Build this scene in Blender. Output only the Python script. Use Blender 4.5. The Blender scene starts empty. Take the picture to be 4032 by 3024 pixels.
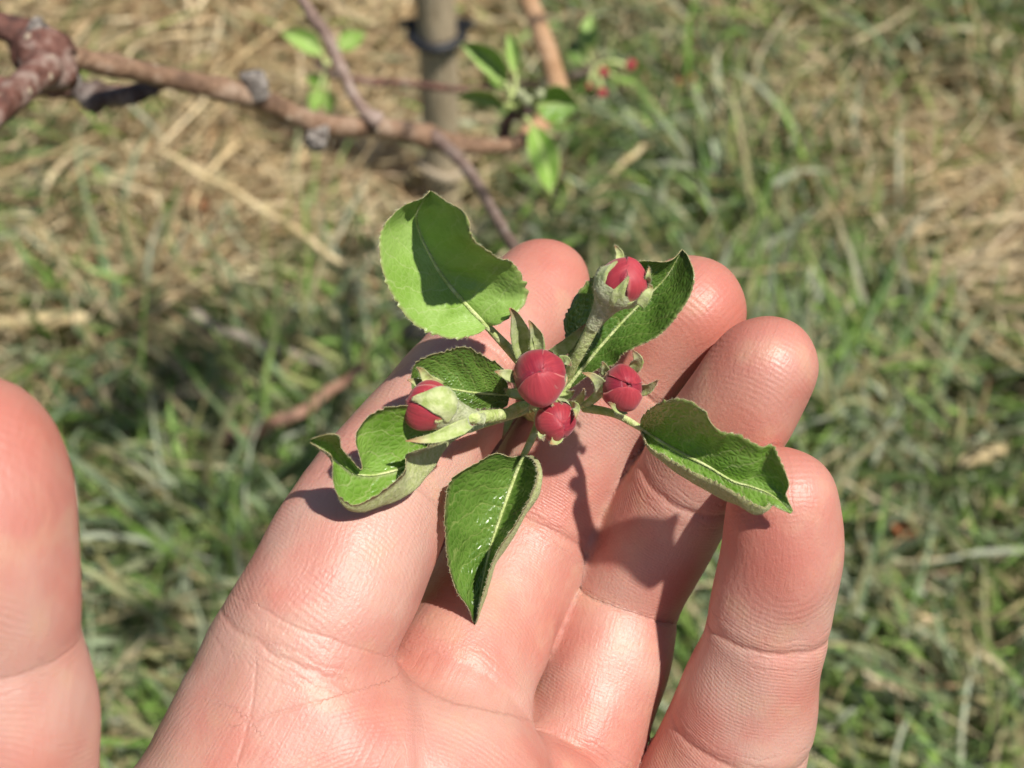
import bpy, math, random
import numpy as np
from mathutils import Vector, Matrix

random.seed(7)
rng = np.random.default_rng(11)
S = bpy.context.scene
COL = S.collection

# ------------------------------------------------------------------ camera
F_PX = 6060.0                       # focal length in photo pixels (photo 4032 x 3024)
PITCH = math.radians(55.0)          # camera looks this far below the horizontal
CAM_H = 0.68
cam_d = bpy.data.cameras.new("camera")
cam = bpy.data.objects.new("camera", cam_d)
COL.objects.link(cam)
cam_d.sensor_width = 36.0
cam_d.lens = 36.0 * F_PX / 4032.0
cam_d.clip_start = 0.01
cam_d.clip_end = 2000
cam.location = (0, 0, CAM_H)
cam.rotation_euler = (math.pi / 2 - PITCH, 0, 0)
cam_d.dof.use_dof = True
cam_d.dof.focus_distance = 0.224
cam_d.dof.aperture_fstop = 23.0
S.camera = cam
R_ = np.array([1.0, 0, 0])
U_ = np.array([0, math.sin(PITCH), math.cos(PITCH)])
D_ = np.array([0, math.cos(PITCH), -math.sin(PITCH)])
CP = np.array([0, 0, CAM_H])

# ------------------------------------------------------------------ light
LIGHT_DIR = -0.45 * R_ - 0.50 * U_ + D_          # the way sunlight travels
LIGHT_DIR /= np.linalg.norm(LIGHT_DIR)
SUN_EL = math.asin(-LIGHT_DIR[2])
SUN_AZ = math.atan2(-LIGHT_DIR[0], -LIGHT_DIR[1])   # from +Y clockwise
world = bpy.data.worlds.new("World")
S.world = world
world.use_nodes = True
wn = world.node_tree
sky = wn.nodes.new("ShaderNodeTexSky")
sky.sky_type = 'NISHITA'
sky.sun_disc = False
sky.sun_elevation = SUN_EL
sky.sun_rotation = SUN_AZ
wn.nodes["Background"].inputs["Strength"].default_value = 0.052
wn.links.new(sky.outputs[0], wn.nodes["Background"].inputs["Color"])
sun_d = bpy.data.lights.new("sun", 'SUN')
sun_d.energy = 4.4
sun_d.angle = math.radians(1.4)
sun_d.color = (1.0, 0.95, 0.87)
sun = bpy.data.objects.new("sun", sun_d)
COL.objects.link(sun)
sun.rotation_euler = Vector(LIGHT_DIR).to_track_quat('-Z', 'Y').to_euler()
sun.location = (0.5, -0.2, 3)
S.view_settings.view_transform = 'Standard'
S.view_settings.look = 'None'
S.view_settings.exposure = 0.52
S.view_settings.gamma = 1.0
S.cycles.max_bounces = 8
S.cycles.transparent_max_bounces = 4

# ------------------------------------------------------------------ helpers
def loc(px, py, z):
    """photo pixel + depth in mm -> camera-local mm (x right, y up, z towards the viewer)"""
    return np.array([(px - 2016.0) / F_PX * z, -(py - 1512.0) / F_PX * z, -z])

def locs(P):
    P = np.asarray(P, float)
    return np.stack([(P[:, 0] - 2016.0) / F_PX * P[:, 2], -(P[:, 1] - 1512.0) / F_PX * P[:, 2], -P[:, 2]], 1)

def to_world(V):
    V = np.asarray(V, float) / 1000.0
    return CP + V[..., 0:1] * R_ + V[..., 1:2] * U_ - V[..., 2:3] * D_

def ground_at(px, py, h=0.0):
    d = D_ + (px - 2016.0) / F_PX * R_ - (py - 1512.0) / F_PX * U_
    t = (h - CAM_H) / d[2]
    return CP + d * t

def catmull(P, n, closed=False):
    """smooth resample of a polyline to n points, even in arc length"""
    P = np.asarray(P, float)
    if len(P) == 2:
        t = np.linspace(0, 1, n)[:, None]
        return P[0] * (1 - t) + P[1] * t
    Q = np.vstack([2 * P[0] - P[1], P, 2 * P[-1] - P[-2]])
    out = []
    for i in range(1, len(Q) - 2):
        p0, p1, p2, p3 = Q[i - 1], Q[i], Q[i + 1], Q[i + 2]
        for t in np.linspace(0, 1, 12, endpoint=False):
            out.append(0.5 * (2 * p1 + (p2 - p0) * t + (2 * p0 - 5 * p1 + 4 * p2 - p3) * t * t + (3 * p1 - p0 - 3 * p2 + p3) * t ** 3))
    out.append(P[-1])
    out = np.array(out)
    k = min(3, out.shape[1])
    d = np.r_[0, np.cumsum(np.linalg.norm(np.diff(out[:, :k], axis=0), axis=1))]
    s = np.linspace(0, d[-1], n)
    return np.stack([np.interp(s, d, out[:, c]) for c in range(out.shape[1])], 1)

class MB:
    def __init__(self):
        self.v, self.f, self.m, self.n, self.attrs = [], [], [], 0, {}
    def add(self, V, Fs, mat=0, **attrs):
        V = np.asarray(V, float)
        b = self.n
        self.v.append(V)
        self.f += [tuple(int(i) + b for i in f) for f in Fs]
        if isinstance(mat, int):
            self.m += [mat] * len(Fs)
        else:
            self.m += list(mat)
        for k, a in attrs.items():
            self.attrs.setdefault(k, []).append((b, np.asarray(a, float)))
        self.n += len(V)
    def build(self, name, mats, parent=None, space='local', origin=None):
        V = np.vstack(self.v)
        if space == 'local':
            V = to_world(V)
        o_ = np.zeros(3)
        if parent is not None:
            p = parent
            while p is not None:
                o_ = o_ + np.array(p.location)
                p = p.parent
        own = np.zeros(3)
        if parent is None and origin is not None:
            own = np.asarray(origin, float)
        V = V - o_ - own
        me = bpy.data.meshes.new(name)
        me.from_pydata(V.tolist(), [], self.f)
        for m in (mats if isinstance(mats, (list, tuple)) else [mats]):
            me.materials.append(m)
        me.polygons.foreach_set("material_index", np.array(self.m, np.int32))
        me.polygons.foreach_set("use_smooth", np.ones(len(self.f), bool))
        for k, lst in self.attrs.items():
            if lst[0][1].ndim == 2:
                a = me.attributes.new(k, 'FLOAT_COLOR', 'POINT')
                arr = np.ones((self.n, 4), np.float32)
                for b, x in lst:
                    arr[b:b + len(x), :x.shape[1]] = x
                a.data.foreach_set("color", arr.ravel())
            else:
                a = me.attributes.new(k, 'FLOAT', 'POINT')
                arr = np.zeros(self.n, np.float32)
                for b, x in lst:
                    arr[b:b + len(x)] = x
                a.data.foreach_set("value", arr)
        me.update()
        o = bpy.data.objects.new(name, me)
        o.location = own
        COL.objects.link(o)
        if parent is not None:
            o.parent = parent
        return o

def thing(name, label, cat, origin, group=None):
    o = bpy.data.objects.new(name, None)
    o.empty_display_size = 0.02
    o.location = origin
    COL.objects.link(o)
    o["label"] = label
    o["category"] = cat
    if group:
        o["group"] = group
    return o

def tag(o, label, cat, group=None):
    o["label"] = label
    o["category"] = cat
    if group:
        o["group"] = group
    return o

def frames(C):
    T = np.gradient(C, axis=0)
    T /= np.linalg.norm(T, axis=1)[:, None] + 1e-12
    n = np.cross(T[0], [0.3, 0.2, 0.93])
    n /= np.linalg.norm(n)
    N = [n]
    for i in range(1, len(C)):
        n = N[-1] - T[i] * np.dot(N[-1], T[i])
        n /= np.linalg.norm(n) + 1e-12
        N.append(n)
    N = np.array(N)
    return T, N, np.cross(T, N)

def tube(mb, C, r, seg=12, mat=0, wob=0.0, caps=True, flat=1.0):
    """tapered tube along C (local mm), r radius per point"""
    C = np.asarray(C, float)
    r = np.broadcast_to(np.asarray(r, float), (len(C),)).copy()
    T, N, B = frames(C)
    a = np.linspace(0, 2 * np.pi, seg, endpoint=False)
    n = len(C)
    w = np.ones((n, seg))
    if wob:
        for q in range(5):
            w += wob * np.sin(np.arange(n)[:, None] * rng.uniform(.15, .9) + a * rng.integers(1, 4) + rng.uniform(0, 6.28)) / 2.2
    V = C[:, None] + (r[:, None] * w)[..., None] * (np.cos(a)[None, :, None] * N[:, None] + flat * np.sin(a)[None, :, None] * B[:, None])
    F = [(i * seg + j, i * seg + (j + 1) % seg, (i + 1) * seg + (j + 1) % seg, (i + 1) * seg + j) for i in range(n - 1) for j in range(seg)]
    V = V.reshape(-1, 3)
    along = np.repeat(np.linspace(0, 1, n), seg)
    if caps:
        V = np.vstack([V, C[0] - T[0] * r[0] * .35, C[-1] + T[-1] * r[-1] * .6])
        a0, a1 = n * seg, n * seg + 1
        F += [(a0, (j + 1) % seg, j) for j in range(seg)] + [(a1, (n - 1) * seg + j, (n - 1) * seg + (j + 1) % seg) for j in range(seg)]
        along = np.r_[along, 0, 1]
    mb.add(V, F, mat, lu=along)
    return C, T, N, B, r

def fuzz(mb, P, Nn, length, width, mat):
    """short downy hairs, one thin triangle each"""
    k = len(P)
    d = Nn + rng.normal(0, .55, (k, 3))
    d /= np.linalg.norm(d, axis=1)[:, None]
    t = np.cross(d, rng.normal(0, 1, (k, 3)))
    t /= np.linalg.norm(t, axis=1)[:, None] + 1e-9
    L = length * rng.uniform(.4, 1.2, (k, 1))
    V = np.empty((k, 3, 3))
    V[:, 0] = P - t * width / 2
    V[:, 1] = P + t * width / 2
    V[:, 2] = P + d * L + rng.normal(0, .08, (k, 3)) * L
    mb.add(V.reshape(-1, 3), [(3 * i, 3 * i + 1, 3 * i + 2) for i in range(k)], mat)

# ------------------------------------------------------------------ materials
class NT:
    def __init__(self, name):
        self.m = bpy.data.materials.new(name)
        self.m.use_nodes = True
        self.t = self.m.node_tree
        self.b = self.t.nodes["Principled BSDF"]
        self.out = self.t.nodes["Material Output"]
    def n(self, ty, **kw):
        x = self.t.nodes.new(ty)
        for k, v in kw.items():
            setattr(x, k, v)
        return x
    def set(self, x, name, v):
        s = x.inputs[name] if not isinstance(name, int) else x.inputs[name]
        if hasattr(v, "is_linked") or isinstance(v, bpy.types.NodeSocket):
            self.t.links.new(v, s)
        else:
            s.default_value = v
    def math(self, op, a, b=None, c=None, clamp=False):
        x = self.n("ShaderNodeMath", operation=op, use_clamp=clamp)
        for i, q in enumerate((a, b, c)):
            if q is not None:
                self.set(x, i, q)
        return x.outputs[0]
    def mix(self, fac, a, b, blend='MIX'):
        x = self.n("ShaderNodeMix", data_type='RGBA', blend_type=blend)
        self.set(x, 0, fac)
        for i, q in ((6, a), (7, b)):
            self.set(x, i, q if not isinstance(q, tuple) else (*q[:3], 1.0))
        return x.outputs[2]
    def attr(self, name):
        return self.n("ShaderNodeAttribute", attribute_name=name)
    def noise(self, scale, detail=3, rough=.5, vec=None, dist=0.0):
        x = self.n("ShaderNodeTexNoise")
        x.inputs["Scale"].default_value = scale
        x.inputs["Detail"].default_value = detail
        x.inputs["Roughness"].default_value = rough
        x.inputs["Distortion"].default_value = dist
        self.set(x, "Vector", vec if vec is not None else self.obj())
        return x.outputs[0]
    def obj(self):
        if not hasattr(self, "_o"):
            self._o = self.n("ShaderNodeTexCoord").outputs["Object"]
        return self._o
    def ramp(self, fac, stops):
        x = self.n("ShaderNodeValToRGB")
        e = x.color_ramp.elements
        while len(e) < len(stops):
            e.new(0.5)
        for q, (p, c) in zip(e, stops):
            q.position = p
            q.color = (*c, 1.0) if not isinstance(c, (int, float)) else (c, c, c, 1)
        self.set(x, 0, fac)
        return x.outputs[0]
    def smooth(self, x, a, b):
        m = self.n("ShaderNodeMapRange", interpolation_type='SMOOTHSTEP')
        self.set(m, 0, x)
        m.inputs[1].default_value = a
        m.inputs[2].default_value = b
        return m.outputs[0]
    def vec(self, x, y, z):
        c = self.n("ShaderNodeCombineXYZ")
        for i, q in enumerate((x, y, z)):
            self.set(c, i, q)
        return c.outputs[0]
    def bump(self, h, dist, strength=1.0, normal=None):
        x = self.n("ShaderNodeBump")
        x.inputs["Strength"].default_value = strength
        x.inputs["Distance"].default_value = dist
        self.set(x, "Height", h)
        if normal is not None:
            self.set(x, "Normal", normal)
        return x.outputs[0]
    def p(self, **kw):
        for k, v in kw.items():
            k = k.replace("_", " ")
            if isinstance(v, tuple) and len(v) == 3 and "Color" in k:
                v = (*v, 1.0)
            self.set(self.b, k, v)
        return self.m
    def translucent(self, color, fac):
        t = self.n("ShaderNodeBsdfTranslucent")
        self.set(t, "Color", color if not isinstance(color, tuple) else (*color, 1))
        x = self.n("ShaderNodeMixShader")
        self.set(x, 0, fac)
        self.t.links.new(self.b.outputs[0], x.inputs[1])
        self.t.links.new(t.outputs[0], x.inputs[2])
        self.t.links.new(x.outputs[0], self.out.inputs[0])
        return self.m

def skin_material():
    k = NT("skin")
    ridge, crease, blush = k.attr("ridge").outputs["Fac"], k.attr("crease").outputs["Fac"], k.attr("blush").outputs["Fac"]
    s, lat = k.attr("along").outputs["Fac"], k.attr("across").outputs["Fac"]
    big = k.noise(55, 3, .55)
    mid = k.noise(260, 4, .6)
    base = k.mix(k.smooth(big, .35, .68), (0.52, 0.312, 0.252), (0.485, 0.215, 0.170))
    base = k.mix(k.math('MULTIPLY', k.smooth(mid, .42, .75), .35), base, (0.53, 0.335, 0.245))
    base = k.mix(k.math('MULTIPLY', blush, .62, clamp=True), base, (0.46, 0.130, 0.092))
    # lines across the joints and in the palm: clean furrows from signed distances
    cd, pd = k.attr("joint_line").outputs["Fac"], k.attr("palm_line").outputs["Fac"]
    wav = k.math('MULTIPLY', k.math('SUBTRACT', k.noise(1.0, 3, .6, k.vec(k.math('MULTIPLY', lat, .22), k.math('MULTIPLY', s, .08), 5.0)), .5), 2.4)
    wav2 = k.math('MULTIPLY', k.math('SUBTRACT', k.noise(1.0, 3, .6, k.vec(k.math('MULTIPLY', lat, .26), k.math('MULTIPLY', s, .12), 9.0)), .5), 3.2)
    def furrow(d, off, w, wv):
        return k.smooth(k.math('ABSOLUTE', k.math('ADD', k.math('SUBTRACT', d, off), wv)), w, 0.0)
    brk = k.smooth(k.noise(1.0, 2, .5, k.vec(k.math('MULTIPLY', lat, .25), k.math('MULTIPLY', s, .6), 2.0)), .38, .58)
    cl = furrow(cd, 0.0, .75, wav)
    for off, w, wv in ((1.5, .5, wav2), (-1.35, .5, wav2), (2.7, .42, wav), (-2.6, .42, wav2), (3.9, .36, wav2)):
        cl = k.math('MAXIMUM', cl, k.math('MULTIPLY', furrow(cd, off, w, wv), k.math('MULTIPLY', brk, .42)))
    cl = k.math('MAXIMUM', cl, k.math('MULTIPLY', furrow(pd, 0.0, .45, k.math('MULTIPLY', wav, .35)), .55))
    cl = k.math('MULTIPLY', cl, k.smooth(crease, .04, .45))
    base = k.mix(k.math('MULTIPLY', cl, .14), base, (0.42, 0.15, 0.105))
    mot = k.noise(95, 3, .55)
    base = k.mix(k.math('MULTIPLY', k.smooth(mot, .5, .72), .40), base, (0.50, 0.165, 0.125))
    base = k.mix(k.math('MULTIPLY', k.smooth(k.noise(150, 2, .5), .52, .72), .35), base, (0.53, 0.33, 0.22))
    # papillary ridges: along the finger, round the finger pads, round the palm
    wob = k.noise(170, 3, .55)
    wt, wp = k.attr("tip_weight").outputs["Fac"], k.attr("palm_weight").outputs["Fac"]
    def ridges(x):
        return k.math('SINE', k.math('ADD', k.math('MULTIPLY', x, 2 * math.pi / 0.58), k.math('MULTIPLY', wob, 9.0)))
    def lerp(a, b, t):
        return k.math('MULTIPLY_ADD', k.math('SUBTRACT', b, a), t, a)
    rd = lerp(lerp(ridges(ridge), ridges(k.attr("ridge_tip").outputs["Fac"]), wt), ridges(k.attr("ridge_palm").outputs["Fac"]), wp)
    patch = k.smooth(k.noise(85, 3, .6), .38, .66)
    rd = k.math('MULTIPLY', rd, k.math('MULTIPLY_ADD', patch, .95, .05))
    fine = k.noise(1.0, 2, .6, k.vec(k.math('MULTIPLY', s, .5), k.math('MULTIPLY', lat, 1.9), 3.0), .3)
    pore = k.noise(2300, 2, .6)
    n1 = k.bump(k.math('MULTIPLY', rd, .5), 0.000030)
    n2 = k.bump(cl, -0.00011, 1.0, n1)
    n3 = k.bump(fine, 0.00013, .8, n2)
    n4 = k.bump(pore, 0.00010, .8, n3)
    rough = k.math('MULTIPLY_ADD', mid, .22, .36)
    k.p(Base_Color=base, Roughness=rough, Normal=n4, Specular_IOR_Level=.55, Subsurface_Weight=.38,
        Subsurface_Radius=(1.0, .32, .18), Subsurface_Scale=.0022)
    k.b.subsurface_method = 'RANDOM_WALK'
    return k.m

def leaf_top(name, dark, light, vein, gloss=.34, trans=.22, tcol=(.22, .42, .03), pucker=1.0):
    k = NT(name)
    u, v = k.attr("lu").outputs["Fac"], k.attr("lv").outputs["Fac"]
    av = k.math('ABSOLUTE', v)
    wob = k.noise(420, 2, .5)
    ph = k.math('ADD', k.math('SUBTRACT', k.math('MULTIPLY', u, 8.0), k.math('MULTIPLY', k.math('POWER', av, 1.25), 2.1)), k.math('MULTIPLY', wob, .9))
    pp = k.math('PINGPONG', ph, .5)
    vn = k.smooth(pp, .055, .012)
    midv = k.smooth(av, .055, .012)
    vo = k.n("ShaderNodeTexVoronoi", feature='DISTANCE_TO_EDGE')
    vo.inputs["Scale"].default_value = 1.0
    k.set(vo, "Vector", k.vec(k.math('MULTIPLY', u, 30.0), k.math('MULTIPLY', v, 12.0), k.math('MULTIPLY', wob, .8)))
    net = vo.outputs["Distance"]
    netl = k.smooth(net, .07, .015)
    cell = k.smooth(net, 0.0, .42)
    var = k.noise(130, 3, .6)
    c = k.mix(k.smooth(var, .3, .72), dark, light)
    c = k.mix(k.math('MULTIPLY', netl, .30), c, vein)
    c = k.mix(k.math('MULTIPLY', vn, .55), c, vein)
    c = k.mix(k.math('MULTIPLY', midv, .7), c, vein)
    c = k.mix(k.math('MULTIPLY', k.smooth(av, .93, .995), .55), c, (.32, .30, .13))
    n1 = k.bump(cell, 0.00030 * pucker, .8)
    n2 = k.bump(k.smooth(pp, .0, .22), 0.00022 * pucker, .7, n1)
    n3 = k.bump(k.noise(240, 3, .55), 0.00045, .6, n2)
    n3 = k.bump(k.noise(1500, 3, .6), 0.00007, .7, n3)
    k.p(Base_Color=c, Roughness=k.math('MULTIPLY_ADD', k.noise(700, 2, .5), .22, gloss - .06), Normal=n3, Specular_IOR_Level=.75)
    tc = k.mix(k.math('MULTIPLY', vn, .5), tcol, (.30, .50, .08))
    return k.translucent(tc, trans)

def leaf_under():
    k = NT("leaf_underside")
    u, v = k.attr("lu").outputs["Fac"], k.attr("lv").outputs["Fac"]
    h = k.noise(1.0, 4, .7, k.vec(k.math('MULTIPLY', u, 70), k.math('MULTIPLY', v, 14), 0.0), .6)
    c = k.mix(k.smooth(h, .3, .72), (.40, .46, .15), (.62, .64, .34))
    c = k.mix(k.math('MULTIPLY', k.smooth(k.math('ABSOLUTE', v), .92, 1.0), .5), c, (.42, .30, .17))
    n = k.bump(h, .0004, .9)
    k.p(Base_Color=c, Roughness=.75, Normal=n, Sheen_Weight=.1, Specular_IOR_Level=.2)
    return k.translucent((.20, .34, .05), .2)

def simple(name, c1, c2, scale, rough=.6, bump=0.0, bscale=None, spec=.4, trans=None, detail=4):
    k = NT(name)
    nz = k.noise(scale, detail, .6)
    c = k.mix(k.smooth(nz, .32, .7), c1, c2)
    kw = dict(Base_Color=c, Roughness=rough, Specular_IOR_Level=spec)
    if bump:
        kw["Normal"] = k.bump(k.noise(bscale or scale * 3, 4, .6), bump)
    k.p(**kw)
    if trans:
        k.translucent(*trans)
    return k.m

def petal_material():
    k = NT("petal")
    u, v = k.attr("lu").outputs["Fac"], k.attr("lv").outputs["Fac"]
    tone = k.attr("tone").outputs["Fac"]
    st = k.noise(1.0, 3, .6, k.vec(k.math('MULTIPLY', v, 9.0), k.math('MULTIPLY', u, 1.6), 0.0), .25)
    var = k.noise(190, 3, .6)
    c = k.mix(k.smooth(st, .3, .7), (.24, .011, .026), (.37, .028, .042))
    c = k.mix(k.math('MULTIPLY', k.smooth(var, .40, .8), .45), c, (.42, .052, .064))
    c = k.mix(k.math('MULTIPLY', k.smooth(k.noise(330, 2, .5), .5, .75), .5), c, (.20, .008, .030))
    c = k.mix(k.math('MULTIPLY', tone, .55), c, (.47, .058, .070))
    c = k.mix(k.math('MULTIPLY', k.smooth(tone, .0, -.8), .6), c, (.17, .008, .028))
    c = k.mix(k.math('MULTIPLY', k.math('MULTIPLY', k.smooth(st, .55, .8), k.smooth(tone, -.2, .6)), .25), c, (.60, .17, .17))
    c = k.mix(k.smooth(u, .42, .20), c, (.55, .52, .20))
    c = k.mix(k.math('MULTIPLY', k.smooth(k.math('ABSOLUTE', v), .86, .99), .55), c, (.66, .26, .22))
    n = k.bump(st, .00010, .8)
    n = k.bump(k.noise(900, 3, .6), .00006, .8, n)
    k.p(Base_Color=c, Roughness=k.math('MULTIPLY_ADD', var, .2, .42), Normal=n, Specular_IOR_Level=.32, Sheen_Weight=.15,
        Subsurface_Weight=.25, Subsurface_Radius=(1.0, .3, .25), Subsurface_Scale=.0012)
    return k.m

def sepal_material():
    k = NT("sepal")
    u = k.attr("lu").outputs["Fac"]
    nz = k.noise(700, 4, .65)
    c = k.mix(k.smooth(nz, .3, .7), (.33, .42, .11), (.54, .58, .29))
    c = k.mix(k.math('MULTIPLY', k.smooth(u, .62, 1.0), .8), c, (.36, .12, .07))
    k.p(Base_Color=c, Roughness=.7, Normal=k.bump(nz, .0003, .9), Sheen_Weight=.3, Specular_IOR_Level=.25)
    return k.translucent((.25, .35, .08), .15)

def bark_material(name, c1, c2, c3, spots=.5):
    k = NT(name)
    nz = k.math("MULTIPLY_ADD", k.noise(230, 5, .7), .5, k.math("MULTIPLY", k.noise(55, 4, .65), .5))
    c = k.ramp(nz, [(.36, c1), (.5, c2), (.64, c3)])
    vo = k.n("ShaderNodeTexVoronoi", feature='F1')
    vo.inputs["Scale"].default_value = 170
    k.set(vo, "Vector", k.obj())
    sp = k.smooth(vo.outputs["Distance"], .22, .12)
    sc = k.n("ShaderNodeSeparateColor")
    k.set(sc, 0, vo.outputs["Color"])
    pick = k.math('GREATER_THAN', sc.outputs[0], 1 - spots)
    c = k.mix(k.math('MULTIPLY', k.math('MULTIPLY', sp, pick), .8), c, (.62, .52, .38))
    b = k.bump(k.noise(320, 5, .7), .0020, .9)
    b = k.bump(k.math('MULTIPLY', sp, pick), .0008, .8, b)
    k.p(Base_Color=c, Roughness=k.math('MULTIPLY_ADD', nz, .3, .35), Normal=b, Specular_IOR_Level=.35)
    return k.m

def blade_material(name, trans):
    k = NT(name)
    col = k.attr("tint").outputs["Color"]
    w = k.noise(70, 3, .6)
    c = k.mix(k.math('MULTIPLY', k.smooth(w, .4, .75), .35), col, (.30, .24, .13))
    k.p(Base_Color=c, Roughness=.5, Specular_IOR_Level=.35)
    return k.translucent(col, trans)

M_skin = skin_material()
M_leaf_fresh = leaf_top("leaf_fresh_green", (.235, .41, .060), (.335, .51, .125), (.42, .54, .19), .42, .24, (.34, .53, .035), .14)
M_leaf_dark = leaf_top("leaf_deep_green", (.070, .155, .018), (.135, .25, .040), (.27, .33, .10), .24, .20, (.18, .33, .02), .36)
M_leaf_mid = leaf_top("leaf_mid_green", (.145, .295, .030), (.23, .40, .065), (.40, .46, .18), .24, .26, (.28, .47, .03), .26)
M_under = leaf_under()
M_rim = simple("leaf_downy_rim", (.30, .25, .10), (.42, .38, .20), 900, .8)
M_fuzz = simple("downy_hair", (.55, .57, .36), (.66, .66, .46), 300, .6, trans=((.6, .6, .45), .35))
M_stalk = simple("downy_stalk", (.36, .45, .13), (.58, .62, .31), 650, .7, .0004, 1400, .25)
M_cup = simple("downy_cup", (.31, .35, .17), (.50, .52, .34), 750, .8, .0004, 1600, .2)
M_petal = petal_material()
M_sepal = sepal_material()
M_bark_red = bark_material("bark_red", (.045, .024, .020), (.175, .074, .054), (.40, .31, .26), .6)
M_bark_brown = bark_material("bark_brown", (.12, .070, .045), (.29, .175, .108), (.46, .34, .25), .45)
M_bark_tan = bark_material("bark_tan", (.40, .22, .11), (.52, .31, .17), (.58, .38, .24), .2)
M_bark_purple = bark_material("bark_purple", (.13, .085, .068), (.27, .185, .150), (.42, .33, .28), .3)
M_bark_dark = bark_material("bark_dark", (.035, .022, .018), (.10, .062, .048), (.30, .25, .22), .2)
M_scar = simple("bud_scar_grey", (.07, .055, .045), (.40, .36, .32), 420, .7, .0012, 500)

# ================================================================== ground and grass
def vnoise(x, y, seed, f):
    """cheap smooth value noise"""
    r = np.random.default_rng(seed)
    G = r.random((64, 64))
    X, Y = (x * f) % 63, (y * f) % 63
    i, j = X.astype(int), Y.astype(int)
    a, b = X - i, Y - j
    a, b = a * a * (3 - 2 * a), b * b * (3 - 2 * b)
    i2, j2 = (i + 1) % 64, (j + 1) % 64
    return (G[i, j] * (1 - a) + G[i2, j] * a) * (1 - b) + (G[i, j2] * (1 - a) + G[i2, j2] * a) * b

# straw and green patches, (photo pixel x, y, radius m, weight) marked where they lie on the ground
PATCH = [(650, 560, .13, 1.02), (950, 750, .10, .85), (250, 330, .08, .6), (850, 180, .08, .75), (1300, 250, .06, .6), (3750, 650, .10, 1.0),
         (3350, 950, .08, .7), (3900, 900, .08, .9), (3900, 350, .06, .4), (3450, 250, .07, .2), (1450, 650, .07, .5), (350, 1050, .09, .7), (150, 1250, .06, .4),
         (2600, 350, .06, .3), (3950, 1350, .05, .5), (500, 2900, .07, .6), (420, 1650, .035, .5), (1150, 1000, .06, .6),
         (3000, 1050, .05, .3), (3900, 2850, .05, .3),
         (3500, 60, .12, -.9), (2900, 650, .09, -.4), (3000, 150, .12, -.4), (700, 1900, .16, -.9), (900, 2300, .14, -.9), (1250, 1400, .10, -.9), (200, 900, .06, -.8), (120, 480, .05, -.7), (560, 330, .04, -.6), (300, 720, .05, -.6), (760, 420, .04, -.4), (420, 100, .05, -.6),
         (3600, 2200, .17, -1.0), (3650, 1500, .10, -.6), (3800, 1950, .10, -.7), (3500, 2700, .12, -.9), (500, 1300, .05, -.7), (3950, 250, .07, -.8)]
PG = [(*ground_at(a, b)[:2], r, w) for a, b, r, w in PATCH]

def dryness(x, y):
    d = .50 * (vnoise(x + 5, y + 5, 3, 9) - .5) + .55 * (vnoise(x + 9, y + 2, 4, 26) - .5) + .44
    for gx, gy, r, w in PG:
        d = d + .62 * w * np.exp(-((x - gx) ** 2 + ((y - gy) * .8) ** 2) / (2 * r * r))
    return d

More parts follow.
